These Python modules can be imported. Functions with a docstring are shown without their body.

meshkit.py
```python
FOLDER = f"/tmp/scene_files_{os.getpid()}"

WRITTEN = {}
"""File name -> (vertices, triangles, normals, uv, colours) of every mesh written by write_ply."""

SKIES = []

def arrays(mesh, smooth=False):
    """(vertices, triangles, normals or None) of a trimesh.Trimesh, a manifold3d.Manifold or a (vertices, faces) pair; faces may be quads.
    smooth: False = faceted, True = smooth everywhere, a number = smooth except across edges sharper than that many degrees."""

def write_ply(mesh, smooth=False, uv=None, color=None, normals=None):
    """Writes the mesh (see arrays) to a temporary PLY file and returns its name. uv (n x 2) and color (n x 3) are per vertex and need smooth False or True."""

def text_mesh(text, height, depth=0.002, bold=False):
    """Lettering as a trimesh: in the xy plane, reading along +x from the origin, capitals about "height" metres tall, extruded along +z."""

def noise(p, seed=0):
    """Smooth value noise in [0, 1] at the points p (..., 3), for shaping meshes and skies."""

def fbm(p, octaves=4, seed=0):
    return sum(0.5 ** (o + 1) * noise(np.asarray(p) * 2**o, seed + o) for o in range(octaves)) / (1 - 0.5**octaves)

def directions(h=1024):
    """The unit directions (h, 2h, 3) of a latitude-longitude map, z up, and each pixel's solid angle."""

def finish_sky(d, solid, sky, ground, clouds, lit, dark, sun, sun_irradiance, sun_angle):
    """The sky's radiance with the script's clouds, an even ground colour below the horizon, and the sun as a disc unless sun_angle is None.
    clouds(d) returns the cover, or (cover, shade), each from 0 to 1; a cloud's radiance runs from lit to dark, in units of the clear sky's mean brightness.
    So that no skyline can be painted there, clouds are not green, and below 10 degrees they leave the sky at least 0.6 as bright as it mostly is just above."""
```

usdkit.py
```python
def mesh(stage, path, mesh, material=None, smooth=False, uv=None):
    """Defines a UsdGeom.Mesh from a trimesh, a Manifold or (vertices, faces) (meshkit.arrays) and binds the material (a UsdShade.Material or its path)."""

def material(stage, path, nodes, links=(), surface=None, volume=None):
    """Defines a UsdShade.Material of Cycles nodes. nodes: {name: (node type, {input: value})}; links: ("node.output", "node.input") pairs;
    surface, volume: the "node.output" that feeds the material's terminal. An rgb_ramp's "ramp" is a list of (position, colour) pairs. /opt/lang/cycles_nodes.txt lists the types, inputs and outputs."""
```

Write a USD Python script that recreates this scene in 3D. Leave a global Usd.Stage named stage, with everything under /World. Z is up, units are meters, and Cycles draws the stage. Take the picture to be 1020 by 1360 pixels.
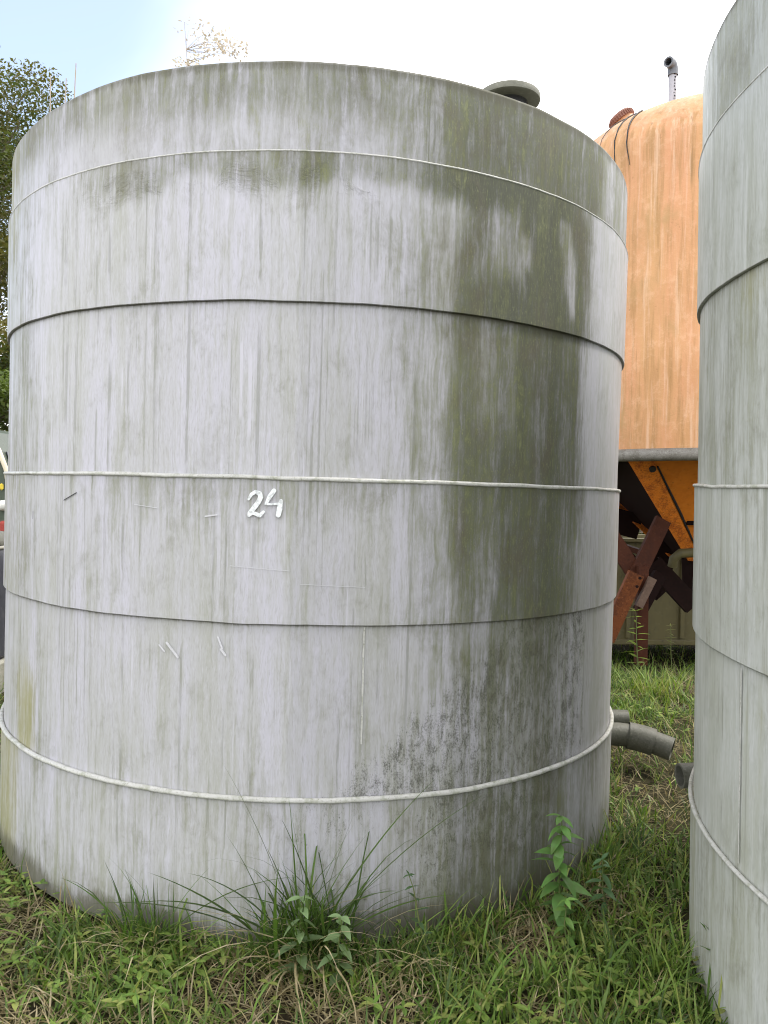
import math, random
import numpy as np, trimesh, usdkit, meshkit
from pxr import Usd, UsdGeom, UsdLux, UsdShade, Gf, Sdf, Vt
from shapely.geometry import LineString, Polygon
from shapely.ops import unary_union

stage = Usd.Stage.CreateInMemory()
UsdGeom.SetStageUpAxis(stage, 'Z'); UsdGeom.SetStageMetersPerUnit(stage, 1.0)
UsdGeom.Xform.Define(stage, '/World'); UsdGeom.Scope.Define(stage, '/World/Looks')
PI = math.pi

# ------------------------------------------------------------------ camera, sky, sun, exposure
EXPOSURE = 1.26
SKY_STRENGTH = 0.13
SUN_I, SUN_ANGLE, SUN_AZ, SUN_EL = 0.40, 12.0, math.radians(78), math.radians(55)   # azimuth from +y towards +x
cam = UsdGeom.Camera.Define(stage, '/World/camera')
rt = np.array([0.999956256, 0.000283, 0.009349126]); up = np.array([-0.00935341, 0.03025989, 0.9994983]); fw = np.array([0, 0.99954202, -0.03026122])
M = Gf.Matrix4d(*rt, 0, *up, 0, *(-fw), 0, 0, 0, 1.7239, 1)
cam.AddTransformOp().Set(M)
cam.CreateHorizontalApertureAttr(36.0); cam.CreateFocalLengthAttr(36.0 * 1032.486 / 1020); cam.CreateFStopAttr(0.0)
cam.CreateExposureAttr(EXPOSURE); cam.CreateClippingRangeAttr(Gf.Vec2f(0.05, 5000))
sd = np.array([math.sin(SUN_AZ) * math.cos(SUN_EL), math.cos(SUN_AZ) * math.cos(SUN_EL), math.sin(SUN_EL)])


class G:
    """A Cycles node graph: each call adds a node and returns its name; inputs that are 'name.socket' strings become links."""
    def __init__(self): self.nodes, self.links, self.k = {}, [], 0
    def n(self, kind, **inp):
        name = f'n{self.k}'; self.k += 1; vals = {}
        for a, v in inp.items():
            if isinstance(v, str) and '.' in v and v.split('.')[0] in self.nodes: self.links.append((v, f'{name}.{a}'))
            else: vals[a] = v
        self.nodes[name] = (kind, vals); return name
    def math(self, t, a, b=0.0, c=0.0, clamp=False): return self.n('math', math_type=t, value1=a, value2=b, value3=c, use_clamp=clamp) + '.value'
    def mix(self, fac, a, b, t='mix'): return self.n('mix_color', blend_type=t, fac=fac, a=a, b=b) + '.result'
    def rng(self, v, a, b, c=0.0, d=1.0): return self.n('map_range', range_type='smoothstep', value=v, from_min=a, from_max=b, to_min=c, to_max=d, clamp=True) + '.result'
    def noise(self, vec, scale=1.0, detail=3, rough=0.55, dist=0.0): return self.n('noise_texture', vector=vec, scale=scale, detail=float(detail), roughness=rough, distortion=dist) + '.fac'
    def scl(self, vec, s, loc=(0, 0, 0)): return self.n('mapping', mapping_type='point', vector=vec, scale=s, location=loc) + '.vector'
    def pos(self): return self.n('texture_coordinate') + '.object'
    def wpos(self): return self.n('geometry') + '.position'
    def make(self, name, surf, volume=None): return usdkit.material(stage, f'/World/Looks/{name}', self.nodes, self.links, surface=surf, volume=volume)


# sky: physical sky with a thin bright overcast mixed in, clearer at the upper left
g = G()
sky = g.n('sky_texture', sky_type='single_scattering', sun_disc=False, sun_elevation=SUN_EL, sun_rotation=SUN_AZ, air_density=1.0, aerosol_density=1.0, ozone_density=1.0) + '.color'
d = g.n('texture_coordinate') + '.generated'
nz = g.noise(g.scl(d, (1.3, 1.3, 2.6), (3.1, 0.4, 1.7)), 1.6, 5, 0.55, 0.4)
gapd = g.n('vector_math', math_type='dot_product', vector1=d, vector2=(-.56, .62, .55)) + '.value'      # a break in the cloud, high on the left
hole = g.rng(g.math('add', gapd, g.math('multiply', g.math('subtract', nz, .5), .22)), .80, .96)
cov = g.math('multiply', g.rng(nz, .25, .6, .62, .95), g.math('subtract', 1.0, g.math('multiply', hole, .86)))
skyc = g.mix(cov, sky, (8.6, 8.5, 8.5))
bg = g.n('background_shader', color=skyc, strength=SKY_STRENGTH)
sky_m = g.make('sky_look', bg + '.background')
dome = UsdLux.DomeLight.Define(stage, '/World/sky'); dome.CreateIntensityAttr(1.0)
UsdShade.MaterialBindingAPI.Apply(dome.GetPrim()).Bind(sky_m)
sun = UsdLux.DistantLight.Define(stage, '/World/sun')
sun.CreateIntensityAttr(SUN_I); sun.CreateAngleAttr(SUN_ANGLE); sun.CreateColorAttr(Gf.Vec3f(1.0, 0.95, 0.86)); sun.CreateNormalizeAttr(True)
za = sd; xa = np.cross([0, 0, 1], za); xa /= np.linalg.norm(xa); ya = np.cross(za, xa)
sun.AddTransformOp().Set(Gf.Matrix4d(*xa, 0, *ya, 0, *za, 0, 0, 0, 30, 1))

# ------------------------------------------------------------------ helpers
used = {}
def path_for(name, parent=None):
    base = f'{parent.GetPath() if parent is not None else "/World"}/{name}'
    k = used.get(base, 0); used[base] = k + 1
    return base if k == 0 else f'{base}_{k:03d}'
def tag(p, label=None, cat=None, group=None, kind=None):
    for k, v in (('label', label), ('category', cat), ('group', group), ('kind', kind)):
        if v: p.SetCustomDataByKey(k, v)
    return p
def obj(name, mesh, mat, parent=None, smooth=False, uv=None, col=None, label=None, kind=None):
    m = usdkit.mesh(stage, path_for(name, parent), mesh, mat, smooth=smooth, uv=uv)
    if col is not None:
        for nm, c in col.items():
            UsdGeom.PrimvarsAPI(m).CreatePrimvar(nm, Sdf.ValueTypeNames.Color3fArray, 'vertex').Set(Vt.Vec3fArray.FromNumpy(np.ascontiguousarray(c, np.float32)))
    p = m.GetPrim()
    if kind: p.SetCustomDataByKey('kind', kind)
    if label: p.SetCustomDataByKey('label', label)
    return p
def thing(name, label, cat, loc=(0, 0, 0), rotz=0, group=None, mat=None):
    x = UsdGeom.Xform.Define(stage, path_for(name))
    if mat is not None: x.AddTransformOp().Set(mat)
    else:
        x.AddTranslateOp().Set(Gf.Vec3d(*map(float, loc))); x.AddRotateZOp().Set(math.degrees(rotz))
    return tag(x.GetPrim(), label, cat, group)
cat_ = trimesh.util.concatenate
def box(size, loc=(0, 0, 0), bevel=0.0):
    m = trimesh.creation.box(size)
    if bevel > 0:
        h = np.array(size) / 2; pts = []
        for sx_ in (-1, 1):
            for sy in (-1, 1):
                for sz in (-1, 1):
                    c = np.array([sx_, sy, sz])
                    for ax in range(3):
                        q = c * (h - bevel); q[ax] = c[ax] * h[ax]; pts.append(q)
        m = trimesh.convex.convex_hull(np.array(pts))
    m.apply_translation(loc); return m
def bar(a, b, w, t, roll=(0, 0, 1)):
    """A rectangular bar from a to b, w wide, t thick."""
    a, b = np.array(a, float), np.array(b, float); d = b - a; L = np.linalg.norm(d); d /= L
    s = np.cross(d, roll); s /= np.linalg.norm(s); u = np.cross(s, d)
    m = box((w, t, L), bevel=min(w, t) * 0.08)
    T = np.eye(4); T[:3, 0] = s; T[:3, 1] = u; T[:3, 2] = d; T[:3, 3] = (a + b) / 2
    if np.linalg.det(T[:3, :3]) < 0: T[:3, 0] *= -1
    m.apply_transform(T); return m
def tube(pts, r, sides=12, cap=True, inner=None):
    pts = np.array(pts, float); rr = np.broadcast_to(np.asarray(r, float), (len(pts),))
    t = np.gradient(pts, axis=0); t /= np.linalg.norm(t, axis=1, keepdims=True)
    a = np.zeros_like(t); ref = np.array([0, 0, 1.0]) if abs(t[0, 2]) < .9 else np.array([1.0, 0, 0])
    for i in range(len(t)):
        ref = ref - t[i] * (ref @ t[i]); ref /= np.linalg.norm(ref); a[i] = ref
    b = np.cross(t, a); ang = np.arange(sides) * 2 * PI / sides
    v = pts[:, None] + rr[:, None, None] * (np.cos(ang)[None, :, None] * a[:, None] + np.sin(ang)[None, :, None] * b[:, None])
    n = len(pts); i, j = np.meshgrid(np.arange(n - 1), np.arange(sides), indexing='ij'); j2 = (j + 1) % sides
    q = np.stack([i * sides + j, i * sides + j2, (i + 1) * sides + j2, (i + 1) * sides + j], -1).reshape(-1, 4)
    f = np.vstack([q[:, [0, 1, 2]], q[:, [0, 2, 3]]]); v = v.reshape(-1, 3)
    if cap:
        c0 = len(v); v = np.vstack([v, pts[0], pts[-1]])
        k = np.arange(sides); k2 = (k + 1) % sides
        f = np.vstack([f, np.stack([np.full(sides, c0), k2, k], 1), np.stack([np.full(sides, c0 + 1), (n - 1) * sides + k, (n - 1) * sides + k2], 1)])
    return trimesh.Trimesh(v, f, process=False)
def pipe(pts, ro, ri, sides=32):
    """A hollow pipe, open at its far end."""
    pts = np.array(pts, float); back = pts[::-1]; end = pts[-1]
    allp = np.vstack([pts, back]); 
    t = np.gradient(pts, axis=0); t /= np.linalg.norm(t, axis=1, keepdims=True)
    ref = np.array([0, 0, 1.0]) if abs(t[0, 2]) < .9 else np.array([1.0, 0, 0]); A = []
    for i in range(len(t)):
        ref = ref - t[i] * (ref @ t[i]); ref /= np.linalg.norm(ref); A.append(ref)
    A = np.array(A); B = np.cross(t, A); ang = np.arange(sides) * 2 * PI / sides; ro = np.broadcast_to(ro, (len(pts),)); ri = np.broadcast_to(ri, (len(pts),))
    ring = lambda i, r: pts[i] + r * (np.cos(ang)[:, None] * A[i] + np.sin(ang)[:, None] * B[i])
    rings = [ring(i, ro[i]) for i in range(len(pts))] + [ring(-1, ro[-1]), ring(-1, ri[-1])] + [ring(i, ri[i]) for i in range(len(pts) - 1, -1, -1)]
    v = np.vstack(rings); n = len(rings); i, j = np.meshgrid(np.arange(n - 1), np.arange(sides), indexing='ij'); j2 = (j + 1) % sides
    q = np.stack([i * sides + j, i * sides + j2, (i + 1) * sides + j2, (i + 1) * sides + j], -1).reshape(-1, 4)
    return trimesh.Trimesh(v, np.vstack([q[:, [0, 1, 2]], q[:, [0, 2, 3]]]), process=True)
def lathe(profile, sections=64):
    return trimesh.creation.revolve(np.array(profile, float), sections=sections)
def sst(a, b, x):
    t = np.clip((np.asarray(x, float) - a) / (b - a), 0, 1); return t * t * (3 - 2 * t)
def bump_(a, b, c, d, x): return sst(a, b, x) * (1 - sst(c, d, x))
def interp(x, xs, ys): return np.interp(x, xs, ys)

# ------------------------------------------------------------------ materials
def tank_material(name, clean, clean2, film, filmdark, speck, lift=0.0, seed=0.0):
    g = G()
    uv0 = g.n('uvmap', attribute='st') + '.UV'
    wv = g.n('noise_texture', vector=g.scl(uv0, (9, 5, 1), (seed, 2, 0)), scale=1.0, detail=4.0, roughness=.6) + '.color'
    wv = g.n('vector_math', math_type='multiply', vector1=g.n('vector_math', math_type='subtract', vector1=wv, vector2=(.5, .5, .5)) + '.vector', vector2=(.035, .05, 0)) + '.vector'
    uv = g.n('vector_math', math_type='add', vector1=uv0, vector2=wv) + '.vector'
    m1 = g.n('separate_color', color=g.n('attribute', attribute='stain') + '.color')
    m2 = g.n('separate_color', color=g.n('attribute', attribute='wear') + '.color')
    S = lambda kx, kz, det=4, ro=.55, dist=0.0, off=0.0: g.noise(g.scl(uv, (kx, kz, 1), (seed + off, off * .7, 0)), 1.0, det, ro, dist)
    ctr = lambda v, k: g.math('multiply', g.math('subtract', v, .5), k)
    add = lambda *v: v[0] if len(v) == 1 else g.math('add', v[0], add(*v[1:]))
    broad, streak, fine, hair = S(3.2, .6, 5, .62), S(17, 1.1, 6, .66, .2, 3.3), S(70, 4.0, 5, .68, .15, 7.7), S(210, 26.0, 3, .65, 0, 11.)
    blotch, small, grain = S(5.5, 3.6, 8, .68, .4, 1.9), S(34, 15, 8, .72, .5, 5.1), S(190, 120, 4, .75, 0, 9.2)
    drip, gate = g.noise(g.scl(uv0, (46, .18, 1), (seed + 13.7, 3, 0)), 1.0, 2, .5), S(7, 2.2, 4, .6, .2, 17.1)
    grey = tuple(x * .74 for x in clean2); pale = tuple(min(.6, x * 1.17) for x in clean)
    # clean plastic with dusty and greenish streaks, a stippled grain and thin drip lines
    c = g.mix(g.rng(add(g.math('multiply', broad, .55), g.math('multiply', streak, .5)), .40, .72, 0, .85), clean, clean2)
    c = g.mix(g.rng(fine, .42, .72, 0, .6), c, clean2)
    c = g.mix(g.rng(hair, .50, .75, 0, .45), c, pale)
    c = g.mix(g.rng(hair, .50, .26, 0, .45), c, grey)
    c = g.mix(g.rng(add(g.math('multiply', blotch, .7), g.math('multiply', small, .3)), .50, .68, 0, .50), c, grey)
    c = g.mix(g.math('multiply', g.rng(drip, .58, .68, 0, .52), g.rng(add(gate, ctr(fine, .4)), .42, .60)), c, tuple(x * .58 for x in clean2))
    drip2 = g.noise(g.scl(uv0, (88, .35, 1), (seed + 23.1, 5, 0)), 1.0, 2, .5)
    c = g.mix(g.math('multiply', g.rng(drip2, .58, .70, 0, .6), g.rng(add(S(4, 1.4, 4, .6, .2, 27.), ctr(fine, .5)), .47, .62)), c, tuple(x * .62 for x in clean2))
    c = g.mix(g.math('multiply', g.rng(drip, .40, .35, 0, .6), g.rng(gate, .50, .62)), c, pale)
    # white wash streaks of the upper courses
    ww = g.rng(add(m2 + '.r', ctr(streak, 1.5), ctr(fine, 1.3), ctr(small, .7)), .40, 1.15)
    c = g.mix(g.math('multiply', ww, .75), c, tuple(min(.62, x * 1.16) for x in clean))
    # algae film
    st = add(ctr(streak, 1.05), ctr(fine, .9), ctr(blotch, .65), ctr(small, .7), ctr(hair, .5))
    a = g.rng(add(m1 + '.r', st), .05, 1.20)
    fl = g.mix(g.rng(add(g.math('multiply', fine, .45), g.math('multiply', streak, .40), g.math('multiply', small, .35), ctr(m1 + '.r', -.10)), .46, .72), filmdark, film)
    fl = g.mix(g.rng(add(g.math('multiply', blotch, .6), g.math('multiply', broad, .4)), .48, .64, 0, .55), fl, (.088, .072, .048))
    fl = g.mix(g.rng(add(g.math('multiply', small, .6), g.math('multiply', streak, .4)), .54, .68, 0, .55), fl, tuple(x * 1.9 for x in film))
    fl = g.mix(g.rng(add(g.math('multiply', hair, .55), g.math('multiply', grain, .45)), .53, .66, 0, .70), fl, tuple(x * 2.0 for x in film))
    fl = g.mix(g.rng(add(g.math('multiply', hair, .55), g.math('multiply', grain, .45)), .46, .36, 0, .55), fl, tuple(x * .75 for x in filmdark))
    c = g.mix(g.math('multiply', a, .90), c, fl)
    # yellow green algae
    y = g.rng(add(m1 + '.b', ctr(streak, 1.1), ctr(fine, .8), ctr(small, .5)), .2, 1.0)
    c = g.mix(g.math('multiply', y, .75), c, (.225, .215, .085))
    # lichen specks: dark crust broken up by bare plastic
    k = g.rng(add(m1 + '.g', ctr(small, 2.2), ctr(grain, 2.0), ctr(streak, 1.0), ctr(hair, .8)), .28, 1.02)
    c = g.mix(g.math('multiply', k, .88), c, speck)
    # darker lines along the seams and rim, soil at the foot
    c = g.mix(g.rng(add(m2 + '.b', ctr(fine, .9), ctr(small, .7)), .2, 1.0, 0, .85), c, (.075, .072, .050))
    # stray specks and pale nicks
    c = g.mix(g.rng(grain, .66, .73, 0, .6), c, (.09, .09, .07))
    c = g.mix(g.rng(grain, .28, .34, .55, 0), c, pale)
    wr = g.math('multiply', S(6, 34, 4, .65, 1.5, 21.), g.rng(blotch, .48, .62))
    hgt = add(g.math('multiply', g.math('multiply', wr, m2 + '.g'), .9), g.math('multiply', small, .09), g.math('multiply', S(1.6, 1.1, 2, .5, 0, 31.), .8))
    bp = g.n('bump', height=hgt, strength=.55, distance=.012)
    rough = g.math('add', .42, g.math('multiply', a, .35))
    b = g.n('principled_bsdf', base_color=c, roughness=rough, specular_ior_level=.4, normal=bp + '.normal')
    return g.make(name, b + '.BSDF')

def rusty(name, base, dark, light, scale=4.0, rough=.55, stretch=(1, 1, .25), amt=.5, bumpd=.004, spec=.4):
    g = G(); p = g.pos()
    n1 = g.noise(g.scl(p, stretch), scale, 5, .6, .3); n2 = g.noise(p, scale * 5, 5, .65); n3 = g.noise(g.scl(p, stretch), scale * 7, 3, .6)
    c = g.mix(g.rng(g.math('add', g.math('multiply', n1, .6), g.math('multiply', n3, .4)), .42, .66, 0, amt), base, dark)
    c = g.mix(g.rng(n2, .52, .72, 0, amt * .9), c, light)
    c = g.mix(g.rng(n3, .62, .74, 0, amt * .8), c, tuple(x * .55 for x in dark))
    bp = g.n('bump', height=g.math('add', n2, g.math('multiply', n1, .5)), strength=.5, distance=bumpd)
    return g.make(name, g.n('principled_bsdf', base_color=c, roughness=rough, specular_ior_level=spec, normal=bp + '.normal') + '.BSDF')

def leaf_material(name, tint=(1, 1, 1), trans=.35, rough=.5, through=(1.25, 1.35, .6)):
    g = G(); c = g.n('attribute', attribute='tone') + '.color'
    p = g.pos(); c = g.mix(g.rng(g.noise(p, 40, 3), .35, .7, 0, .35), c, (.10, .11, .035), )
    c = g.mix(1.0, c, tint, 'multiply')
    b = g.n('principled_bsdf', base_color=c, roughness=rough, specular_ior_level=.35) + '.BSDF'
    t = g.n('translucent_bsdf', color=g.mix(1.0, c, through, 'multiply')) + '.BSDF'
    return g.make(name, g.n('mix_closure', fac=trans, closure1=b, closure2=t) + '.closure')

m_tank = tank_material('weathered_grey_plastic', (.410, .405, .452), (.305, .312, .268), (.100, .110, .040), (.042, .048, .019), (.065, .066, .055))
m_tank2 = tank_material('weathered_cool_grey_plastic', (.44, .455, .445), (.31, .325, .265), (.16, .165, .095), (.09, .095, .06), (.075, .075, .062), seed=41.3)
g = G(); p = g.pos(); n1 = g.noise(p, 25, 5, .65); n2 = g.noise(p, 120, 3, .6)
c = g.mix(g.rng(n1, .45, .68), (.48, .48, .455), (.31, .32, .26)); c = g.mix(g.rng(n2, .55, .72, 0, .6), c, (.16, .16, .11))
m_bead = g.make('pale_weld_plastic', g.n('principled_bsdf', base_color=c, roughness=.42, normal=g.n('bump', height=n2, strength=.6, distance=.004) + '.normal') + '.BSDF')
g = G(); p = g.pos(); n2 = g.noise(p, 70, 4, .65)
c = g.mix(g.rng(n2, .44, .64, 0, .85), (.66, .69, .69), (.40, .42, .42))
m_paint = g.make('white_brush_paint', g.n('principled_bsdf', base_color=c, roughness=.5) + '.BSDF')
m_scuff = rusty('pale_scuffed_plastic', (.50, .50, .52), (.42, .42, .43), (.56, .56, .57), 30, .5, amt=.6)
m_hatch = rusty('grey_hatch_plastic', (.14, .14, .11), (.08, .08, .055), (.24, .24, .2), 6, .6, (1, 1, 1))
m_black = rusty('black_rubber', (.02, .02, .021), (.012, .012, .012), (.05, .05, .045), 6, .6)
m_pipe = rusty('dusty_grey_pvc', (.11, .11, .09), (.045, .048, .03), (.20, .20, .16), 14, .55, (1, 1, 1))
m_pvcw = rusty('white_pvc', (.36, .36, .40), (.24, .24, .25), (.45, .45, .47), 9, .4, amt=.5)
m_pvcg = rusty('dark_grey_pvc', (.13, .14, .16), (.08, .09, .1), (.25, .25, .24), 14, .45, amt=.4)
g = G(); p = g.pos(); n1 = g.noise(g.scl(p, (2.2, 2.2, .16)), 1.6, 5, .62, .2); n2 = g.noise(g.scl(p, (9, 9, .5)), 1.5, 5, .68); n3 = g.noise(p, 9, 8, .72); n4 = g.noise(g.scl(p, (1, 1, .6)), 2.2, 6, .65)
c = g.mix(g.rng(n1, .36, .66), (.52, .255, .125), (.47, .26, .11)); c = g.mix(g.rng(n2, .44, .68, 0, .85), c, (.33, .18, .065)); c = g.mix(g.rng(g.noise(g.scl(p, (15, 15, .7), (4, 1, 2)), 1.0, 5, .68), .50, .68, 0, .65), c, (.60, .40, .27)); c = g.mix(g.rng(n3, .48, .70, 0, .5), c, (.60, .36, .21))
c = g.mix(g.rng(n4, .52, .70, 0, .6), c, (.33, .21, .08)); c = g.mix(g.rng(n3, .36, .27, 0, .7), c, (.24, .12, .045)); c = g.mix(g.rng(g.noise(g.scl(p, (24, 24, 1.1)), 1.0, 3, .6), .60, .74, 0, .55), c, (.22, .13, .05))
m_frp = g.make('weathered_orange_fibreglass', g.n('principled_bsdf', base_color=c, roughness=.5, specular_ior_level=.35, normal=g.n('bump', height=g.math('add', n3, n4), strength=.5, distance=.012) + '.normal') + '.BSDF')
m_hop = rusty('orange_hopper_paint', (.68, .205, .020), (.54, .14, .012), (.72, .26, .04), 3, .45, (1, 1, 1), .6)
m_rust = rusty('rusted_orange_steel', (.70, .205, .020), (.28, .055, .012), (.74, .29, .06), 9, .55, (1, 1, 1), .95, .006)
m_brown = rusty('red_brown_steel_paint', (.055, .017, .008), (.03, .011, .007), (.08, .03, .016), 6, .7, (1, 1, 1), .6, spec=.15)
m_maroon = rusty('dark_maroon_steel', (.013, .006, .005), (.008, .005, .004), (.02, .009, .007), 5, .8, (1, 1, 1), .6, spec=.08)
m_rustbrown = rusty('rust_orange_brown_steel', (.13, .040, .012), (.06, .02, .009), (.2, .07, .025), 7, .7, (1, 1, 1), .8, spec=.15)
m_dusty = rusty('dusty_brown_steel', (.12, .08, .06), (.07, .045, .035), (.17, .12, .09), 6, .7, (1, 1, 1), .6, spec=.15)
m_ring = rusty('grey_ring_pipe_paint', (.19, .18, .16), (.09, .08, .06), (.3, .29, .26), 12, .55, (1, 1, 1), .8)
m_olive = rusty('olive_container_paint', (.082, .070, .026), (.05, .044, .02), (.105, .092, .045), 2.5, .6, (1, 1, .4), .6)
m_cap = rusty('red_brown_lid_plastic', (.20, .08, .05), (.13, .05, .03), (.28, .15, .10), 10, .5)
m_drum = rusty('dark_slate_plastic', (.045, .047, .06), (.028, .029, .036), (.09, .09, .1), 3, .35, (1, 1, .3), .5)
m_conc = rusty('old_concrete', (.27, .265, .225), (.16, .165, .12), (.36, .35, .31), 5, .85, (1, 1, 1), .8, .01)
m_cream = rusty('cream_vehicle_paint', (.62, .56, .42), (.42, .36, .24), (.66, .62, .5), 5, .35, amt=.4)
m_green = rusty('dull_green_paint', (.05, .065, .045), (.03, .035, .025), (.09, .1, .08), 5, .4)
m_red = rusty('dull_red_paint', (.25, .035, .025), (.14, .03, .02), (.3, .08, .06), 5, .45)
m_yel = rusty('yellow_paint', (.62, .48, .04), (.4, .3, .04), (.66, .55, .15), 5, .45)
m_glass = rusty('dark_window_glass', (.03, .035, .04), (.02, .025, .03), (.05, .05, .05), 3, .08, amt=.3)
m_lamp = rusty('pale_lamp_lens', (.6, .6, .56), (.4, .4, .38), (.7, .7, .66), 9, .15, amt=.3)
m_bark = rusty('tree_bark', (.14, .115, .085), (.07, .058, .042), (.22, .19, .15), 6, .85, (1, 1, .2), .8, .02)
m_twig = rusty('pale_twig_bark', (.36, .31, .26), (.25, .2, .16), (.4, .36, .3), 9, .8, amt=.4)
m_grass = leaf_material('grass_blades', trans=.30, rough=.5)
m_leaf = leaf_material('weed_leaves', trans=.30, rough=.48)
m_tree = leaf_material('tree_leaves', trans=.35, rough=.55)
m_glare_leaf = leaf_material('glare_paled_leaves', trans=.45, rough=.6, through=(1.2, 1.15, 1.05))  # leaf colour lightened for the sky glare behind the treetops
m_stem = rusty('green_stem', (.10, .14, .04), (.13, .07, .03), (.14, .18, .06), 12, .6)
g = G(); p = g.wpos()
n1, n2, n3 = g.noise(p, 1.3, 5, .6), g.noise(p, 14, 6, .7), g.noise(p, 70, 4, .65)
c = g.mix(g.rng(n1, .4, .62), (.055, .043, .026), (.042, .046, .018)); c = g.mix(g.rng(n2, .45, .66, 0, .8), c, (.024, .019, .013)); c = g.mix(g.rng(n3, .58, .72, 0, .6), c, (.14, .11, .065))
m_ground = g.make('soil_and_thatch', g.n('principled_bsdf', base_color=c, roughness=.95, specular_ior_level=.1, normal=g.n('bump', height=g.math('add', n2, g.math('multiply', n3, .6)), strength=.8, distance=.03) + '.normal') + '.BSDF')

# ------------------------------------------------------------------ ground
C1, C2 = np.array([-0.3926, 4.5057]), np.array([2.7630, 2.4229])
def gz(x, y):
    x, y = np.asarray(x, float), np.asarray(y, float); P = np.stack([x, y, 0 * x], -1)
    z = (meshkit.fbm(P * 1.7, 3, 5) - .5) * .07 + (meshkit.noise(P * 9, 8) - .5) * .02
    near = np.minimum(np.hypot(x - C1[0], y - C1[1]), np.hypot(x - C2[0], y - C2[1]))
    z = z * sst(1.55, 2.2, near) - .012
    return z - .80 * sst(6.7, 10.2, y + .2 * x - .6) * sst(-3.5, -.5, x) + 2.2 * sst(14, 60, np.hypot(x, y))
xs = np.unique(np.r_[np.linspace(-400, -12, 26), np.linspace(-12, 12, 161), np.linspace(12, 400, 26)])
ys = np.unique(np.r_[np.linspace(-400, -4, 26), np.linspace(-4, 16, 161), np.linspace(16, 400, 26)])
X, Y = np.meshgrid(xs, ys, indexing='ij'); nx, ny = X.shape
i, j = np.meshgrid(np.arange(nx - 1), np.arange(ny - 1), indexing='ij')
q = np.stack([i * ny + j, (i + 1) * ny + j, (i + 1) * ny + j + 1, i * ny + j + 1], -1).reshape(-1, 4)
obj('ground', (np.stack([X, Y, gz(X, Y)], -1).reshape(-1, 3), q), m_ground, smooth=True, kind='structure')

# ------------------------------------------------------------------ the two big cylindrical tanks
ZS = [3.2612, 2.9402, 2.4009, 1.7470, 1.2091, 0.5517, 0.0]
RS, RB = 1.6425, 1.6545
RAD = [RS, RB, RS, RB, RS, RB]
def nz2(s, z, ks, kz, seed): return meshkit.fbm(np.stack([s * ks, z * kz, 0 * s], -1) + 50, 4, seed)

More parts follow.
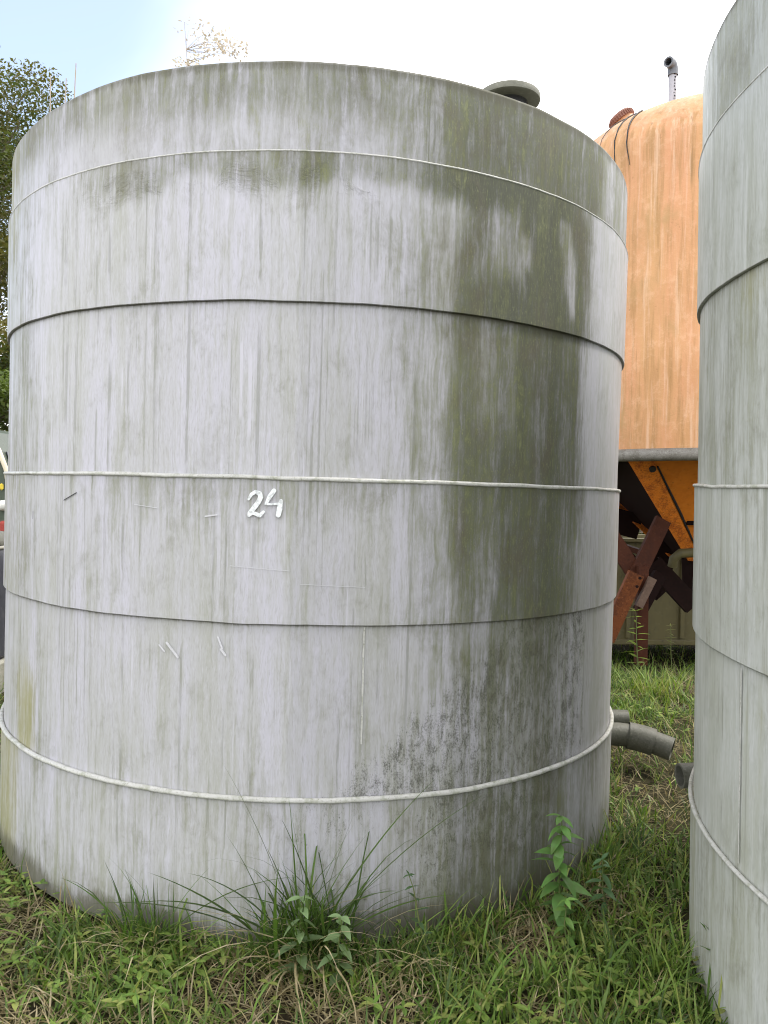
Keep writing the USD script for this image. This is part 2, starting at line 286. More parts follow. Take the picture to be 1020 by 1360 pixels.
def stain_24(b, s, z):
    """Stain maps (film, lichen, yellow; wash, wrinkles, edge darkening) of the tank marked 24; s is metres round from its front, z height."""
    z1, z0 = ZS[b], ZS[b + 1]; t = (z1 - z) / (z1 - z0)
    w = (nz2(s, z, 3, .9, 3) - .5); w2 = (nz2(s, z, 9, 1.2, 6) - .5)
    s_ = s + .26 * w + .10 * w2
    film = np.zeros_like(s); lich = np.full_like(s, -1.0); yel = np.full_like(s, -.4); wash = np.full_like(s, -.6); wr = np.zeros_like(s); edge_dark = np.zeros_like(s)
    col = nz2(s, z, 7, .25, 23) - .5                                     # runs that keep their line from course to course
    main = .98 * bump_(.62, .84, 1.22, 1.44, s_) * (1 + .5 * col) + .42 * bump_(.34, .58, .66, .80, s_) + .20 * col * bump_(.3, .5, 1.4, 1.6, s)
    if b == 0:
        film = .66 + .10 * bump_(-.9, -.2, .3, .9, s) + .38 * bump_(.30, .75, 1.35, 1.6, s_) - .25 * sst(.25, .8, t) * (1 - sst(.3, .6, s))
        wash = .46 + .40 * sst(.2, .8, t) * (1 - sst(.2, .55, s_)) - .9 * bump_(.35, .6, 1.35, 1.55, s_)
        edge_dark = .75 * (1 - sst(0, .16, t)) + .2 * bump_(.4, .6, 1.3, 1.5, s)
        yel = .14 + .12 * w + .60 * (1 - sst(-1.75, -1.35, s))
    elif b == 1:
        film = .14 + .25 * (1 - sst(-1.4, -1.1, s)) + 1.10 * main - .5 * bump_(.92, .96, 1.0, 1.04, s_) * bump_(.3, .4, .5, .7, t) - .5 * bump_(1.12, 1.15, 1.18, 1.22, s_) * bump_(.1, .2, .8, .95, t) - .50 * bump_(.74, .80, .90, .98, s_ + .05 * w2) * (1 - sst(.55, .85, t)) + .55 * (1 - sst(.10, .32, t + .5 * w)) * bump_(-1.2, -.6, .8, 1.2, s)
        film += .18 * bump_(-.1, .02, .1, .2, s) * (1 - sst(.3, .6, t))
        wash = -.25 + .6 * bump_(1.36, 1.44, 1.5, 1.7, s) - .4 * main
        wr = bump_(.03, .10, .22, .34, t + .05 * w) * bump_(-1.0, -.7, .5, .8, s)
        edge_dark = .5 * (1 - sst(0, .05, t))
        yel = -.10 + .2 * (1 - sst(.1, .5, t)) + .45 * (1 - sst(-1.6, -1.3, s))
    elif b == 2:
        film = .06 + .38 * (1 - sst(-1.32, -1.12, s)) + 1.05 * main - .28 * bump_(.76, .8, .9, .95, s_) * (1 - sst(.5, .9, t))
        wash = -.35 + .3 * bump_(1.36, 1.46, 1.5, 1.7, s)
        edge_dark = .75 * (1 - sst(0, .045, t)) + .35 * (1 - sst(.02, .14, t)) * main  # dark line just below the lip of the course above
    elif b == 3:
        film = .05 + .35 * (1 - sst(.05, .45, t + .4 * w)) * bump_(-.9, -.6, .3, .5, s) + 1.0 * main + .08 + .30 * (1 - sst(-1.32, -1.10, s))
        lich = -.55 + .45 * main
        wash = -.35; edge_dark = .45 * (1 - sst(0, .05, t)); wash = wash + 0 * s
        yel = -.14 + .45 * (1 - sst(-1.45, -1.12, s))
    elif b == 4:
        film = .08 + .18 * bump_(-1.6, -1.5, -1.2, -1.05, s) + .80 * main * (1 - .30 * sst(.3, .9, t)) + .12 * sst(.5, 1, t)
        e = interp(t, [0, .35, .7, 1], [.78, .50, .22, -.02]) + .22 * w
        lich = -.60 + 1.12 * sst(e - .10, e + .30, s) * (1 - sst(1.36, 1.62, s_)) - .10 * bump_(.75, .9, 1.25, 1.4, s_)
        wash = -.5 + .5 * bump_(.1, .3, .5, .8, s) * sst(.4, .8, t)
        edge_dark = .7 * (1 - sst(0, .035, t)) + .25 * sst(.94, 1, t) * sst(-.2, .4, s)  # dark line at the top, below the overhanging course
        yel = -.25 + .25 * (1 - sst(-1.5, -1.1, s_)) + .95 * bump_(-1.55, -1.32, -1.2, -1.12, s_) * sst(.1, .7, t)
    else:
        film = .30 + .20 * sst(.3, .9, s_) + .40 * main + .30 * sst(.4, 1, t)
        lich = -.36 + .56 * bump_(-.35, .1, 1.1, 1.5, s_) + .26 * bump_(.45, .7, 1.1, 1.35, s_) - .1 * t
        wash = -.45; wash = wash + 0 * s
        edge_dark = .45 * (1 - sst(0, .06, t)) + 1.15 * sst(.70, 1.0, t + .3 * w)
        yel = -.3 + 1.05 * (1 - sst(-1.42, -1.15, s_)) + .25 * sst(.6, 1, t) * sst(.8, 1.1, s)
    z_ = lambda a: np.broadcast_to(a, s.shape)
    return np.stack([z_(film), z_(lich), z_(yel)], -1), np.stack([z_(wash), z_(wr), z_(edge_dark)], -1)

def stain_other(b, s, z):
    z1, z0 = ZS[b], ZS[b + 1]; t = (z1 - z) / (z1 - z0); w = (nz2(s, z, 3, .9, 13) - .5) * 1.5; o = np.zeros_like(s)
    film = o + [.42, .22, .32, .30, .16, .26][b] + .25 * w + [.2, 0, .15, .0, 0, .1][b] * bump_(-1.6, -1.4, -1.2, -1.0, s)
    wash = o + [.62, .36, .36, .45, .42, .1][b] + .3 * w
    lich = o + [-.8, -.72, -.55, -.30, -.16, -.42][b] + .35 * (sst(.3, .8, t + w) if b == 3 else 0)
    yel = o - .12 + .25 * w + (.5 * (1 - sst(-1.6, -1.45, s)) if b in (0, 5) else 0) + (.35 * (1 - sst(0, .25, t + w)) if b == 2 else 0) + (.3 * bump_(-1.3, -1.15, -1.05, -.95, s) if b in (2, 4) else 0)
    edge_dark = .5 * (1 - sst(0, .05, t)) + (.4 * (1 - sst(0, .15, t)) if b == 0 else 0) + (.3 * sst(.85, 1, t) if b == 5 else 0)
    return np.stack([film, lich, yel], -1), np.stack([wash, o, edge_dark], -1)

def build_tank(root, front, stain, mat, seed):
    s1 = np.arange(-2.7, 2.7001, .015); s2 = np.linspace(2.7, 2 * PI * 1.65 - 2.7, 100)[1:-1]
    s = np.r_[s1, s2]; n = len(s); th = s / 1.65 + front
    sv = np.where(s > PI * 1.65, s - 2 * PI * 1.65, s)
    sag = -.022 * (1 - sst(-1.35, -.55, sv)) if seed == 1 else 0 * s
    wob = lambda z, a=.0035: a * (meshkit.fbm(np.stack([np.cos(th) * 2.2, np.sin(th) * 2.2, 0 * th + z * 1.1], -1) + 9 * seed, 3, seed) - .5) * 2
    edge = [(meshkit.fbm(np.stack([np.cos(th) * 9, np.sin(th) * 9, 0 * th + k], -1) + 30, 3, 70 + k) - .5) * .007 for k in range(7)]
    edge[0] = edge[0] + sag; edge[6] = edge[6] * 0
    def sheet(rows, rads, zz):
        v = np.concatenate([np.stack([r_ * np.cos(th), r_ * np.sin(th), z_], -1) for r_, z_ in zip(rads, zz)])
        i, j = np.meshgrid(np.arange(rows - 1), np.arange(n), indexing='ij'); j2 = (j + 1) % n
        q = np.stack([i * n + j, (i + 1) * n + j, (i + 1) * n + j2, i * n + j2], -1).reshape(-1, 4)
        return v, q
    for b in range(6):
        z1, z0, r = ZS[b] + edge[b], ZS[b + 1] + edge[b + 1], RAD[b]
        lower = b in (1, 3); rows = max(8, int((ZS[b] - ZS[b + 1]) / .015) + 1)
        if b % 2 == 0 and b > 0: z1 = z1 + .03             # small courses slip up inside the large ones
        if b in (0, 2, 4): z0 = z0 - .02
        ts = np.linspace(0, 1, rows); rads, zz = [], []
        for t in ts:
            z_ = z1 + (z0 - z1) * t; rads.append(r + wob(z_)); zz.append(z_)
        parts = [sheet(rows, rads, zz)]
        if b in (1, 3): parts.append(sheet(3, [rads[-1], rads[-1] - .002, rads[-1] - .026], [z0, z0 - .0025, z0 - .0015]))       # lower lip
        if b in (1, 3, 5): parts.insert(0, sheet(3, [rads[0] - .03, rads[0] - .002, rads[0]], [z1 + .0015, z1 + .0015, z1]))
        if b == 0:                                         # the rounded rim
            a = np.linspace(0, 1, 5) * PI / 2
            parts.insert(0, sheet(5, [rads[0] - .012 * (1 - np.sin(x)) for x in a], [z1 + .012 * np.cos(x) for x in a]))
        V, Q, ST, WE, UV, k = [], [], [], [], [], 0
        for v, q in parts:
            V.append(v); Q.append(q + k); k += len(v)
            ss = np.tile(sv, len(v) // n); a_, b_ = stain(b, ss, v[:, 2]); ST.append(a_); WE.append(b_); UV.append(np.stack([ss, v[:, 2]], -1))
        obj('shell_course', (np.vstack(V), np.vstack(Q)), mat, root, smooth=True, uv=np.vstack(UV), col={'stain': np.vstack(ST), 'wear': np.vstack(WE)})
    # weld beads on the ledges
    for k, rr, rb in ((1, .0035, RS + .0105), (3, (.008 if seed == 1 else .006), RS + .012), (5, (.0102 if seed == 1 else .0075), RS + .0125)):
        u = np.linspace(0, 2 * PI, 13)[:-1]; ww = 1 + .14 * (meshkit.noise(np.stack([s * 22, 0 * s + k, 0 * s], -1), 5) - .5)
        zb = ZS[k] + edge[k] + .002; rb = rb + wob(ZS[k])
        v = np.stack([np.stack([(rb + rr * ww * np.cos(a)) * np.cos(th), (rb + rr * ww * np.cos(a)) * np.sin(th), zb + rr * ww * np.sin(a)], -1) for a in u]).reshape(-1, 3)
        i, j = np.meshgrid(np.arange(12), np.arange(n), indexing='ij')
        q = np.stack([i * n + j, i * n + (j + 1) % n, ((i + 1) % 12) * n + (j + 1) % n, ((i + 1) % 12) * n + j], -1).reshape(-1, 4)
        obj('weld_bead', (v, q), m_bead, root, smooth=True)
    # roof: a shallow cone inside the rim
    rr = np.array([RS - .012, 1.2, .6, .001]); zz = np.array([.012, .05, .1, .13])
    v = np.concatenate([np.stack([a * np.cos(th), a * np.sin(th), ZS[0] + edge[0] * (1 if a > 1.5 else 0) + z_], -1) for a, z_ in zip(rr, zz)])
    i, j = np.meshgrid(np.arange(3), np.arange(n), indexing='ij'); j2 = (j + 1) % n
    obj('roof', (v, np.stack([i * n + j, i * n + j2, (i + 1) * n + j2, (i + 1) * n + j], -1).reshape(-1, 4)), m_hatch, root, smooth=True)

def on_tank(front, s, z, r): th = s / 1.65 + front; return np.array([r * math.cos(th), r * math.sin(th), z])
def wrap(poly, r0, thick, front, step=.012):
    """A flat outline in (s, z) metres bent round the tank wall as a thin raised coat."""
    tris_v, tris_f = trimesh.creation.triangulate_polygon(poly, engine='earcut')
    m = trimesh.Trimesh(np.c_[tris_v, 0 * tris_v[:, 0]], tris_f); 
    for _ in range(3): m = m.subdivide() if m.edges_unique_length.max() > step * 2 else m
    V = np.array(m.vertices); th = V[:, 0] / 1.65 + front
    return trimesh.Trimesh(np.stack([(r0 + thick) * np.cos(th), (r0 + thick) * np.sin(th), V[:, 1]], -1), m.faces, process=False)

def xf(R3, t): return Gf.Matrix4d(*[float(x) for x in R3[:, 0]], 0, *[float(x) for x in R3[:, 1]], 0, *[float(x) for x in R3[:, 2]], 0, *[float(x) for x in t], 1)
M1 = np.array([[.99983159, -.00010441, .01835155], [0, .99998381, .00568951], [-.01835185, -.00568855, .99981541]])
M2 = np.array([[.99992625, -.00010721, -.01214456], [0, .99996104, -.00882768], [.01214504, .00882703, .99988728]])
F1, F2 = -PI / 2, math.radians(-138.75)
tank1 = thing('storage_tank', 'large stained grey cylindrical plastic tank with a painted 24', 'tank', mat=xf(M1, (C1[0], C1[1], 0.0)))
build_tank(tank1, F1, stain_24, m_tank, 1)
tank2 = thing('storage_tank', 'grey cylindrical plastic tank cut off by the right edge of the picture', 'tank', mat=xf(M2, (C2[0], C2[1], 0.012)))
build_tank(tank2, F2, stain_other, m_tank2, 2)
# the brushed number
PX = lambda x, y: (.0 - .1415 + (x - 329) * .00281 + .0008, 1.7045 - (y - 652) * .00281)
def brush(pts, ws):
    P = [PX(*p_) for p_ in pts]; out = []
    for (a, b), (wa, wb) in zip(zip(P[:-1], P[1:]), zip(ws[:-1], ws[1:])):
        from shapely.geometry import Point
        out.append(unary_union([Point(a).buffer(wa * .00281 / 2, 8), Point(b).buffer(wb * .00281 / 2, 8)]).convex_hull)
    return unary_union(out).simplify(.0004)
two = brush([(330.5, 665), (334, 658.5), (339.5, 655), (345, 657), (346.5, 662), (343, 669), (338, 676), (332.5, 683), (331.5, 686), (336, 682.5), (341, 684), (345.5, 686), (350.5, 681)], [3, 4.5, 5, 6, 6.5, 6.5, 6.5, 6, 4.5, 4.5, 5, 5, 4])
four = unary_union([brush([(363.5, 653), (358, 661), (354, 669.5)], [6, 6, 4]), brush([(352.5, 670.8), (361, 670.6), (369, 669.8)], [2.6, 2.8, 3]), brush([(373, 666), (371.5, 676), (370, 684.5)], [5, 7.5, 6.5])])
for pl in (two, four):
    pl = pl if pl.geom_type == 'Polygon' else max(pl.geoms, key=lambda q_: q_.area)
    obj('painted_digit', wrap(pl, RB, .0052, F1), m_paint, tank1, smooth=True)
# hand scrapes and the vertical weld
def scrape(pts, w, root, front, mat, r, name='scrape'):
    obj(name, wrap(LineString(pts).buffer(w / 2, 4), r, .0048, front), mat, root, smooth=True)
zz_ = np.linspace(1.200, .76, 14); jit = np.random.default_rng(4)
weld = Polygon([(.298 + .003 * jit.random(), z_) for z_ in zz_] + [(.304 + .003 * jit.random(), z_) for z_ in zz_[::-1]])
obj('vertical_weld', wrap(weld, RS, .0052, F1), m_bead, tank1, smooth=True)
weld2 = Polygon([(-1.153 + .003 * jit.random(), z_) for z_ in np.linspace(1.19, .58, 14)] + [(-1.146 + .003 * jit.random(), z_) for z_ in np.linspace(.58, 1.19, 14)])
obj('vertical_weld', wrap(weld2, RS, .0052, F2), m_bead, tank2, smooth=True)

# hatch on the roof
hx, hy = .865, -1.03
ang = np.linspace(0, 2 * PI, 49)
prof = [(.085, 3.25), (.085, 3.425), (.09, 3.43), (.135, 3.432), (.148, 3.437), (.150, 3.447), (.147, 3.462), (.138, 3.468), (.06, 3.473), (.001, 3.474)]
prof = [(a_ * .92, z_ + .012) for a_, z_ in prof]; flange = lathe(prof[2:], 64); neck = lathe(prof[:3], 48)
for nm, m_, mt in (('hatch_lid', flange, m_hatch), ('hatch_neck', neck, m_black)):
    m_.apply_translation((hx, hy, 0)); obj(nm, m_, mt, tank1, smooth=40)

for pts_, w_, mt_, r_ in ([(-.452, 1.115), (-.405, 1.065)], .010, m_scuff, RS), ([(-.485, 1.105), (-.462, 1.082)], .006, m_scuff, RS), ([(-.245, 1.15), (-.228, 1.11)], .007, m_scuff, RS), ([(-.232, 1.105), (-.215, 1.085)], .009, m_scuff, RS), \
        ([(-.985, 1.640), (-.905, 1.672)], .004, m_black, RB), ([(-.30, 1.60), (-.255, 1.607)], .005, m_scuff, RB), ([(-.60, 1.635), (-.50, 1.625)], .002, m_scuff, RB), ([(.06, 1.36), (.30, 1.352)], .0016, m_scuff, RB), ([(-.20, 1.42), (.02, 1.408)], .0016, m_scuff, RB), ([(-1.23, 1.585), (-1.23, 1.555)], .003, m_black, RB):
    scrape(pts_, w_, tank1, F1, mt_, r_)
# outlet pipes at the foot, on the far right of the first tank (local frame)
def arc_pts(p0, dirs, lens):
    out = [np.array(p0, float)]
    for d_, l_ in zip(dirs, lens): out.append(out[-1] + np.array(d_, float) / np.linalg.norm(d_) * l_)
    return np.array(out)
def outlet(root, pts, ro, coup, name='outlet_pipe'):
    o = obj(name, pipe(pts, ro, ro * .82), m_pipe, root, smooth=40)
    for k0, k1, k in coup:
        obj('coupling', pipe(pts[k0:k1 + 1], ro * k, ro * .9), m_pipe, o, smooth=40)
p = arc_pts((1.55, .28, .250), [(1, -.03, 0), (1, -.03, 0), (1, -.08, -.06), (1, -.20, -.16), (1, -.40, -.22), (1, -.55, -.25)], [.14, .17, .05, .09, .07, .11])
outlet(tank1, p, .070, [(3, 5, 1.17)])
p = arc_pts((1.34, .80, .185), [(1, .02, .02), (1, .02, .02), (1, -.02, .0)], [.30, .28, .16])
outlet(tank1, p, .058, [(1, 2, 1.12)])
p = arc_pts((-1.0, 1.25, .36), [(-1, .05, 0), (-1, .0, 0), (-1, -.05, -.02)], [.17, .08, .085])
outlet(tank2, p, .058, [(0, 1, 1.1)])

# ------------------------------------------------------------------ orange silo
SX, SY, SR = 3.57, 8.80, 1.60
silo = thing('orange_silo', 'orange domed fibreglass silo on a brown steel frame between the two grey tanks', 'silo', (SX, SY, 0))
ZC, HD = 5.12, .74
prof = [(SR, 2.10)] + [(SR + .006 * math.sin(z * 9), z) for z in np.linspace(2.2, ZC, 24)] + [(SR * math.cos(t), ZC + HD * math.sin(t)) for t in np.linspace(.08, PI / 2 - .001, 26)]
m_ = lathe(prof, 128); v = np.array(m_.vertices); rr = np.hypot(v[:, 0], v[:, 1]); k = 1 + .008 * (meshkit.fbm(v * 1.6 + 20, 3, 9) - .5); v[:, 0] *= k; v[:, 1] *= k
obj('tank_body', trimesh.Trimesh(v, m_.faces, process=False), m_frp, silo, smooth=50)
def torus(R, r, z, n=96, k=14):
    a = np.linspace(0, 2 * PI, n + 1); return tube(np.stack([R * np.cos(a), R * np.sin(a), 0 * a + z], -1), r, k, cap=False)
obj('ring_pipe', torus(SR - .005, .062, 2.075), m_ring, silo, smooth=True)
for z_ in (3.05,): obj('lap_seam', torus(SR - .0015, .006, z_, 96, 6), m_frp, silo, smooth=True)
# hopper: four sloping panels from the ring to a low outlet
def hp(k, az): return np.array([SR * .985 * k * math.cos(az), SR * .985 * k * math.sin(az), .76 + 1.28 * k])
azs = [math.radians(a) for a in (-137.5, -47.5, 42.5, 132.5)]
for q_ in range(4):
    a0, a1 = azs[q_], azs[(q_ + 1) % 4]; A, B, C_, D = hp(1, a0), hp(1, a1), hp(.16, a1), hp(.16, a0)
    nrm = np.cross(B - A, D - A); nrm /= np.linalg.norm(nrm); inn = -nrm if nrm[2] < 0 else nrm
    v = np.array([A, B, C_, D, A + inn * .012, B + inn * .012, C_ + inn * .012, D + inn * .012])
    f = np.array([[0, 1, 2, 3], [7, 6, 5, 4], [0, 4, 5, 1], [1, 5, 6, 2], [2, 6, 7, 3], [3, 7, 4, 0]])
    obj('hopper_panel', (v, f), m_maroon if q_ == 3 else m_hop, silo, label='hopper panel with its side shade painted in as dark maroon' if q_ == 3 else None)  # the left face carries its shade as a near-black colour
    e = B - A; e /= np.linalg.norm(e)
    # flat corner straps, proud of the panel on both edges
    for base, top, low, sg in ((A, A, D, 1), (B, B, C_, -1)):
        if q_ == 3: continue
        dn = low - top; dn /= np.linalg.norm(dn)
        w0, w1 = .255, .15
        P = [top - inn * .010, top + sg * e * w0 - inn * .010, low + sg * e * w1 * .9 - inn * .010, low - inn * .010]
        v = np.array(P + [x - inn * .012 for x in P]); obj('corner_strap', (v, f), m_rust, silo)
        bl = tube([top + sg * e * (w0 + .006) - inn * .012 + dn * .1, (top + low) / 2 + sg * e * (w0 * .86) - inn * .012, low + sg * e * (w1) - inn * .012], [.009, .013, .006], 6)
        obj('seam_line', bl, m_black, silo)
        if q_ == 0 and sg == 1:
            bolt = trimesh.creation.cylinder(.035, .03, sections=8); T = trimesh.geometry.align_vectors([0, 0, 1], -inn); bolt.apply_transform(T); bolt.apply_translation(top + dn * .12 + e * .2 - inn * .03); obj('lug', bolt, m_black, silo)
    if q_ == 0:
        a = hp(.50, a0) + (hp(.50, a1) - hp(.50, a0)) * .2 - inn * .018; b_ = hp(.50, a1) - (hp(.50, a1) - hp(.50, a0)) * .2 - inn * .018
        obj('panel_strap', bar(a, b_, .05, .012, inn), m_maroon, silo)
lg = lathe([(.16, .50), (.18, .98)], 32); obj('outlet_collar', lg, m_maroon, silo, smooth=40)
# near edge of the left rear corner: lit orange strap
A, D = hp(1, azs[3]), hp(.2, azs[3]); off = np.array([-.02, -.02, -.02])
v = [A + off, D + off, D + off + (.0, -.10, -.08), A + off + (.0, -.16, -.10)]; v = np.array(v + [x + (.012, .01, .012) for x in v])
obj('corner_strap', (v, np.array([[0, 1, 2, 3], [7, 6, 5, 4], [0, 4, 5, 1], [1, 5, 6, 2], [2, 6, 7, 3], [3, 7, 4, 0]])), m_rust, silo)
L = lambda x, y, z: (x - SX, y - SY, z)
def wpt(px, py, Y_):      # authoring aid: a point given by bearing and distance, in silo coordinates
    d_ = fw + rt * (px - 510) / 1032.486 - up * (py - 680) / 1032.486; d_ = d_ * Y_ / d_[1]; return np.array([d_[0] - SX, d_[1] - SY, d_[2] + 1.7239])
# steel frame, measured as struts in silo coordinates
struts = [('leg', (853, 884, 7.92), (855, 752, 7.92), .105, .10, m_brown),
          ('brace', (790, 678, 8.10), (857, 782, 8.02), .17, .05, m_brown),
          ('brace', (882, 690, 8.12), (845, 768, 7.98), .165, .05, m_brown),
          ('brace', (846, 762, 7.86), (806, 850, 7.80), .16, .05, m_rustbrown),
          ('brace', (878, 762, 8.30), (851, 812, 8.20), .14, .06, m_maroon),
          ('brace', (868, 768, 7.84), (849, 806, 7.84), .075, .03, m_dusty),
          ('brace', (868, 748, 8.5), (922, 806, 8.4), .20, .08, m_maroon),
          ('brace', (905, 700, 9.0), (860, 790, 9.0), .26, .08, m_maroon),  # wide dark plate put in to blacken the space under the hopper
          ('brace', (790, 700, 9.6), (880, 790, 9.4), .2, .08, m_maroon),
          ('brace', (812, 690, 9.3), (850, 700, 9.3), .3, .08, m_maroon)]
def steel_angle(a, b_, w_, dep):
    d_ = (b_ - a) / np.linalg.norm(b_ - a); sv__ = np.cross(d_, (0, 1, 0.0)); sv__ /= np.linalg.norm(sv__); o_ = sv__ * (w_ / 2 - .007)
    return cat_([bar(a, b_, w_, .014, (0, 1, 0.05)), bar(a + o_ + (0, dep / 2 + .008, 0), b_ + o_ + (0, dep / 2 + .008, 0), .014, dep, (0, 1, 0.05)), bar(a - o_ + (0, dep / 2 + .008, 0), b_ - o_ + (0, dep / 2 + .008, 0), .014, dep, (0, 1, 0.05))])
for nm, a, b_, w_, t_, mt in struts: obj(nm, steel_angle(wpt(*a), wpt(*b_), w_, max(.05, t_)), mt, silo)
fp = wpt(853, 884, 7.92); obj('foot_plate', box((.26, .26, .02), (fp[0], fp[1] + .05, float(gz(SX + fp[0], SY + fp[1])) + .02), .004), m_brown, silo)
for a, b_ in (((850, 768, 7.80), (852, 776, 7.80)), ((846, 779, 7.78), (857, 770, 7.78))):
    q_ = wpt(*a); bt = trimesh.creation.cylinder(.015, .022, sections=6); bt.apply_transform(trimesh.transformations.rotation_matrix(PI / 2, [1, 0, 0])); bt.apply_translation(q_); obj('bolt', bt, m_maroon, silo)
for x_, y_ in ((1.08, -.9), (1.08, 1.0), (-1.08, 1.0)):
    z_ = float(gz(SX + x_, SY + y_)); obj('leg', bar((x_, y_, z_ - .05), (x_, y_, 1.98), .12, .12, (0, 1, 0)), m_brown, silo)
    obj('brace', bar((x_, y_, 1.2), (x_ * .35, y_ * .35, .95), .1, .06), m_brown, silo)
obj('drain_pipe', pipe([wpt(893, 752, 8.25), wpt(895, 742, 8.22), wpt(903, 735, 8.2), wpt(940, 733, 8.2)][::-1], .05, .04), m_olive, silo, smooth=40)
# vent pipe, manhole and dark streaks on the dome
def dome_z(x, y): r_ = math.hypot(x, y) / SR; return ZC + HD * math.sqrt(max(0, 1 - r_ * r_))
vp = wpt(893, 128, 8.30); vz = dome_z(vp[0], vp[1])
vent_top = wpt(893, 96, 8.30)
obj('vent_pipe', tube([(vp[0], vp[1], vz - .03), (vp[0], vp[1], vent_top[2])], .041, 20), m_pvcw, silo, smooth=40)
el = [np.array([vp[0], vp[1], vent_top[2] - .035])]; a = np.linspace(0, 1.7, 9)
for x in a: el.append(np.array([vp[0], vp[1], vent_top[2] + .02]) + .055 * np.array([-.72 * (1 - math.cos(x)), -.69 * (1 - math.cos(x)), math.sin(x)]))
el.append(el[-1] + .045 * np.array([-.70, -.69, -.12]))
obj('vent_elbow', pipe(el, .052, .036, 24), m_pvcg, silo, smooth=40)
rg = np.random.default_rng(8); marks = []
for q_ in range(9):
    zc_ = vz + .06 + q_ * .032
    for _ in range(3): marks.append(bar((vp[0] + .008 + rg.uniform(-.012, .012), vp[1] - .0405, zc_ + rg.uniform(-.012, .012)), (vp[0] + .008 + rg.uniform(-.014, .014), vp[1] - .0405, zc_ + rg.uniform(-.012, .014)), .006, .003, (0, 1, 0)))
obj('printed_marking', cat_(marks), m_black, silo)
cp = wpt(829, 152, 8.85); cz = dome_z(cp[0], cp[1])
cap = cat_([lathe([(.0, 0), (.14, 0), (.14, .05), (.125, .075), (.0, .09)], 40)] + [box((.012, .012, .05), (.142 * math.cos(x), .142 * math.sin(x), .027)) for x in np.linspace(0, 2 * PI, 33)[:-1]])
nk = lathe([(.125, -.16), (.125, 0)], 32); T = trimesh.transformations.rotation_matrix(math.radians(-32), [.2, 1, 0]); cq = wpt(827, 161, 8.85)
for m_ in (cap, nk): m_.apply_transform(T); m_.apply_translation(cq)
obj('manhole_lid', cap, m_cap, silo, smooth=30); obj('manhole_neck', nk, m_frp, silo, smooth=40)
def dome_line(x0, y0, x1, y1, r_, sag=0):
    pts = []
    for u in np.linspace(0, 1, 14):
        x, y = x0 + (x1 - x0) * u + sag * math.sin(PI * u), y0 + (y1 - y0) * u; q_ = math.hypot(x, y)
        if q_ > SR: pts.append((x * SR / q_ * 1.006, y * SR / q_ * 1.006, ZC - (q_ - SR) * 1.6))
        else: pts.append((x * 1.006, y * 1.006, dome_z(x, y) + .004))
    return tube(pts, r_ * (1 - .75 * np.linspace(0, 1, 14) ** 2), 8)
for args in ((-.75, -.35, -1.42, -.75, .008, 0), (-.70, -.40, -1.50, -1.15, .008, -.05), (-.98, -.78, -1.28, -1.16, .009, -.03)):
    obj('dome_streak', dome_line(*args), m_black, silo, smooth=True)  # raised black lines drawn for dark stains running down the dome

# olive container behind the silo frame
cont = thing('olive_container', 'olive steel container raised off the ground behind the silo frame', 'container', (4.6, 11.9, -.44))
obj('front_panel', box((4.4, .03, 1.42), (0, -.95, .74), .008), m_olive, cont)
obj('side_panel', box((.03, 1.86, 1.42), (-2.185, 0.0, .74), .008), m_olive, cont); obj('side_panel', box((.03, 1.86, 1.42), (2.185, 0, .74), .008), m_olive, cont)
obj('back_panel', box((4.4, .03, 1.42), (0, .95, .74), .008), m_olive, cont); obj('base_plate', box((4.3, 1.85, .02), (0, 0, .045)), m_olive, cont)
obj('bottom_rail', box((4.44, .06, .07), (0, -.99, .03), .01), m_olive, cont); obj('top_rail', box((4.44, .06, .06), (0, -.98, 1.47), .01), m_olive, cont)
for x_ in np.linspace(-1.9, 1.9, 6): obj('stiffener', box((.06, .035, 1.3), (x_, -.985, .74), .006), m_olive, cont)
for x_ in (-1.7, 1.7):
    for y_ in (-.6, .6): obj('skid', box((.14, .14, .42), (x_, y_, -.17), .01), m_maroon, cont)

# ------------------------------------------------------------------ left edge: drum on a plinth, old lorry
plinth = obj('concrete_plinth', box((2.2, 1.5, .30), (-4.28, 6.6, .10), .02), m_conc); tag(plinth, 'low weathered concrete plinth under the dark drum', 'plinth')
drum = thing('plastic_drum', 'dark slate plastic drum on a concrete plinth beside the big tank', 'drum', (-3.86, 6.55, .25))
obj('drum_body', lathe([(.0, 0), (.62, 0), (.655, .03), (.66, .3), (.655, .55), (.66, .8), (.64, .93), (.6, .97)], 64), m_drum, drum, smooth=40)
obj('drum_rim', torus(.642, .016, .945, 64, 8), m_conc, drum, smooth=True)
obj('drum_lid', lathe([(.63, .965), (.635, 1.0), (.6, 1.06), (.3, 1.11), (.0, 1.12)], 64), m_pipe, drum, smooth=40)
lor = thing('old_lorry', 'old green lorry with cream cab trim and red bumper behind the drum', 'lorry', (-4.87, 11.0, 0))
cab = trimesh.creation.extrude_polygon(Polygon([(0.0, .75), (.0, 1.86), (-.10, 2.16), (-.28, 2.42), (-.6, 2.5), (-2.0, 2.5), (-2.1, 2.35), (-2.1, .75)]).buffer(-.03).buffer(.03), 1.9, engine='earcut')
T = np.eye(4); T[:3, :3] = np.array([[1, 0, 0], [0, 0, -1], [0, 1, 0]]); cab.apply_transform(T); cab.apply_translation((0, .95, 0)); obj('cab', cab, m_green, lor)
for y_ in (-.955, .955): obj('cab_trim', tube([(.005, y_, 1.80), (-.01, y_, 1.92), (-.11, y_, 2.18), (-.3, y_, 2.44), (-.7, y_, 2.52)], .032, 8), m_cream, lor, smooth=True)
obj('windscreen', bar((.0, 0, 1.90), (-.085, 0, 2.16), 1.6, .012, (1, 0, .3)), m_glass, lor)
obj('side_window', box((1.0, .012, .5), (-1.0, -.955, 2.05), .004), m_glass, lor)
obj('grille', box((.03, 1.3, .4), (.02, 0, 1.45), .008), m_black, lor)
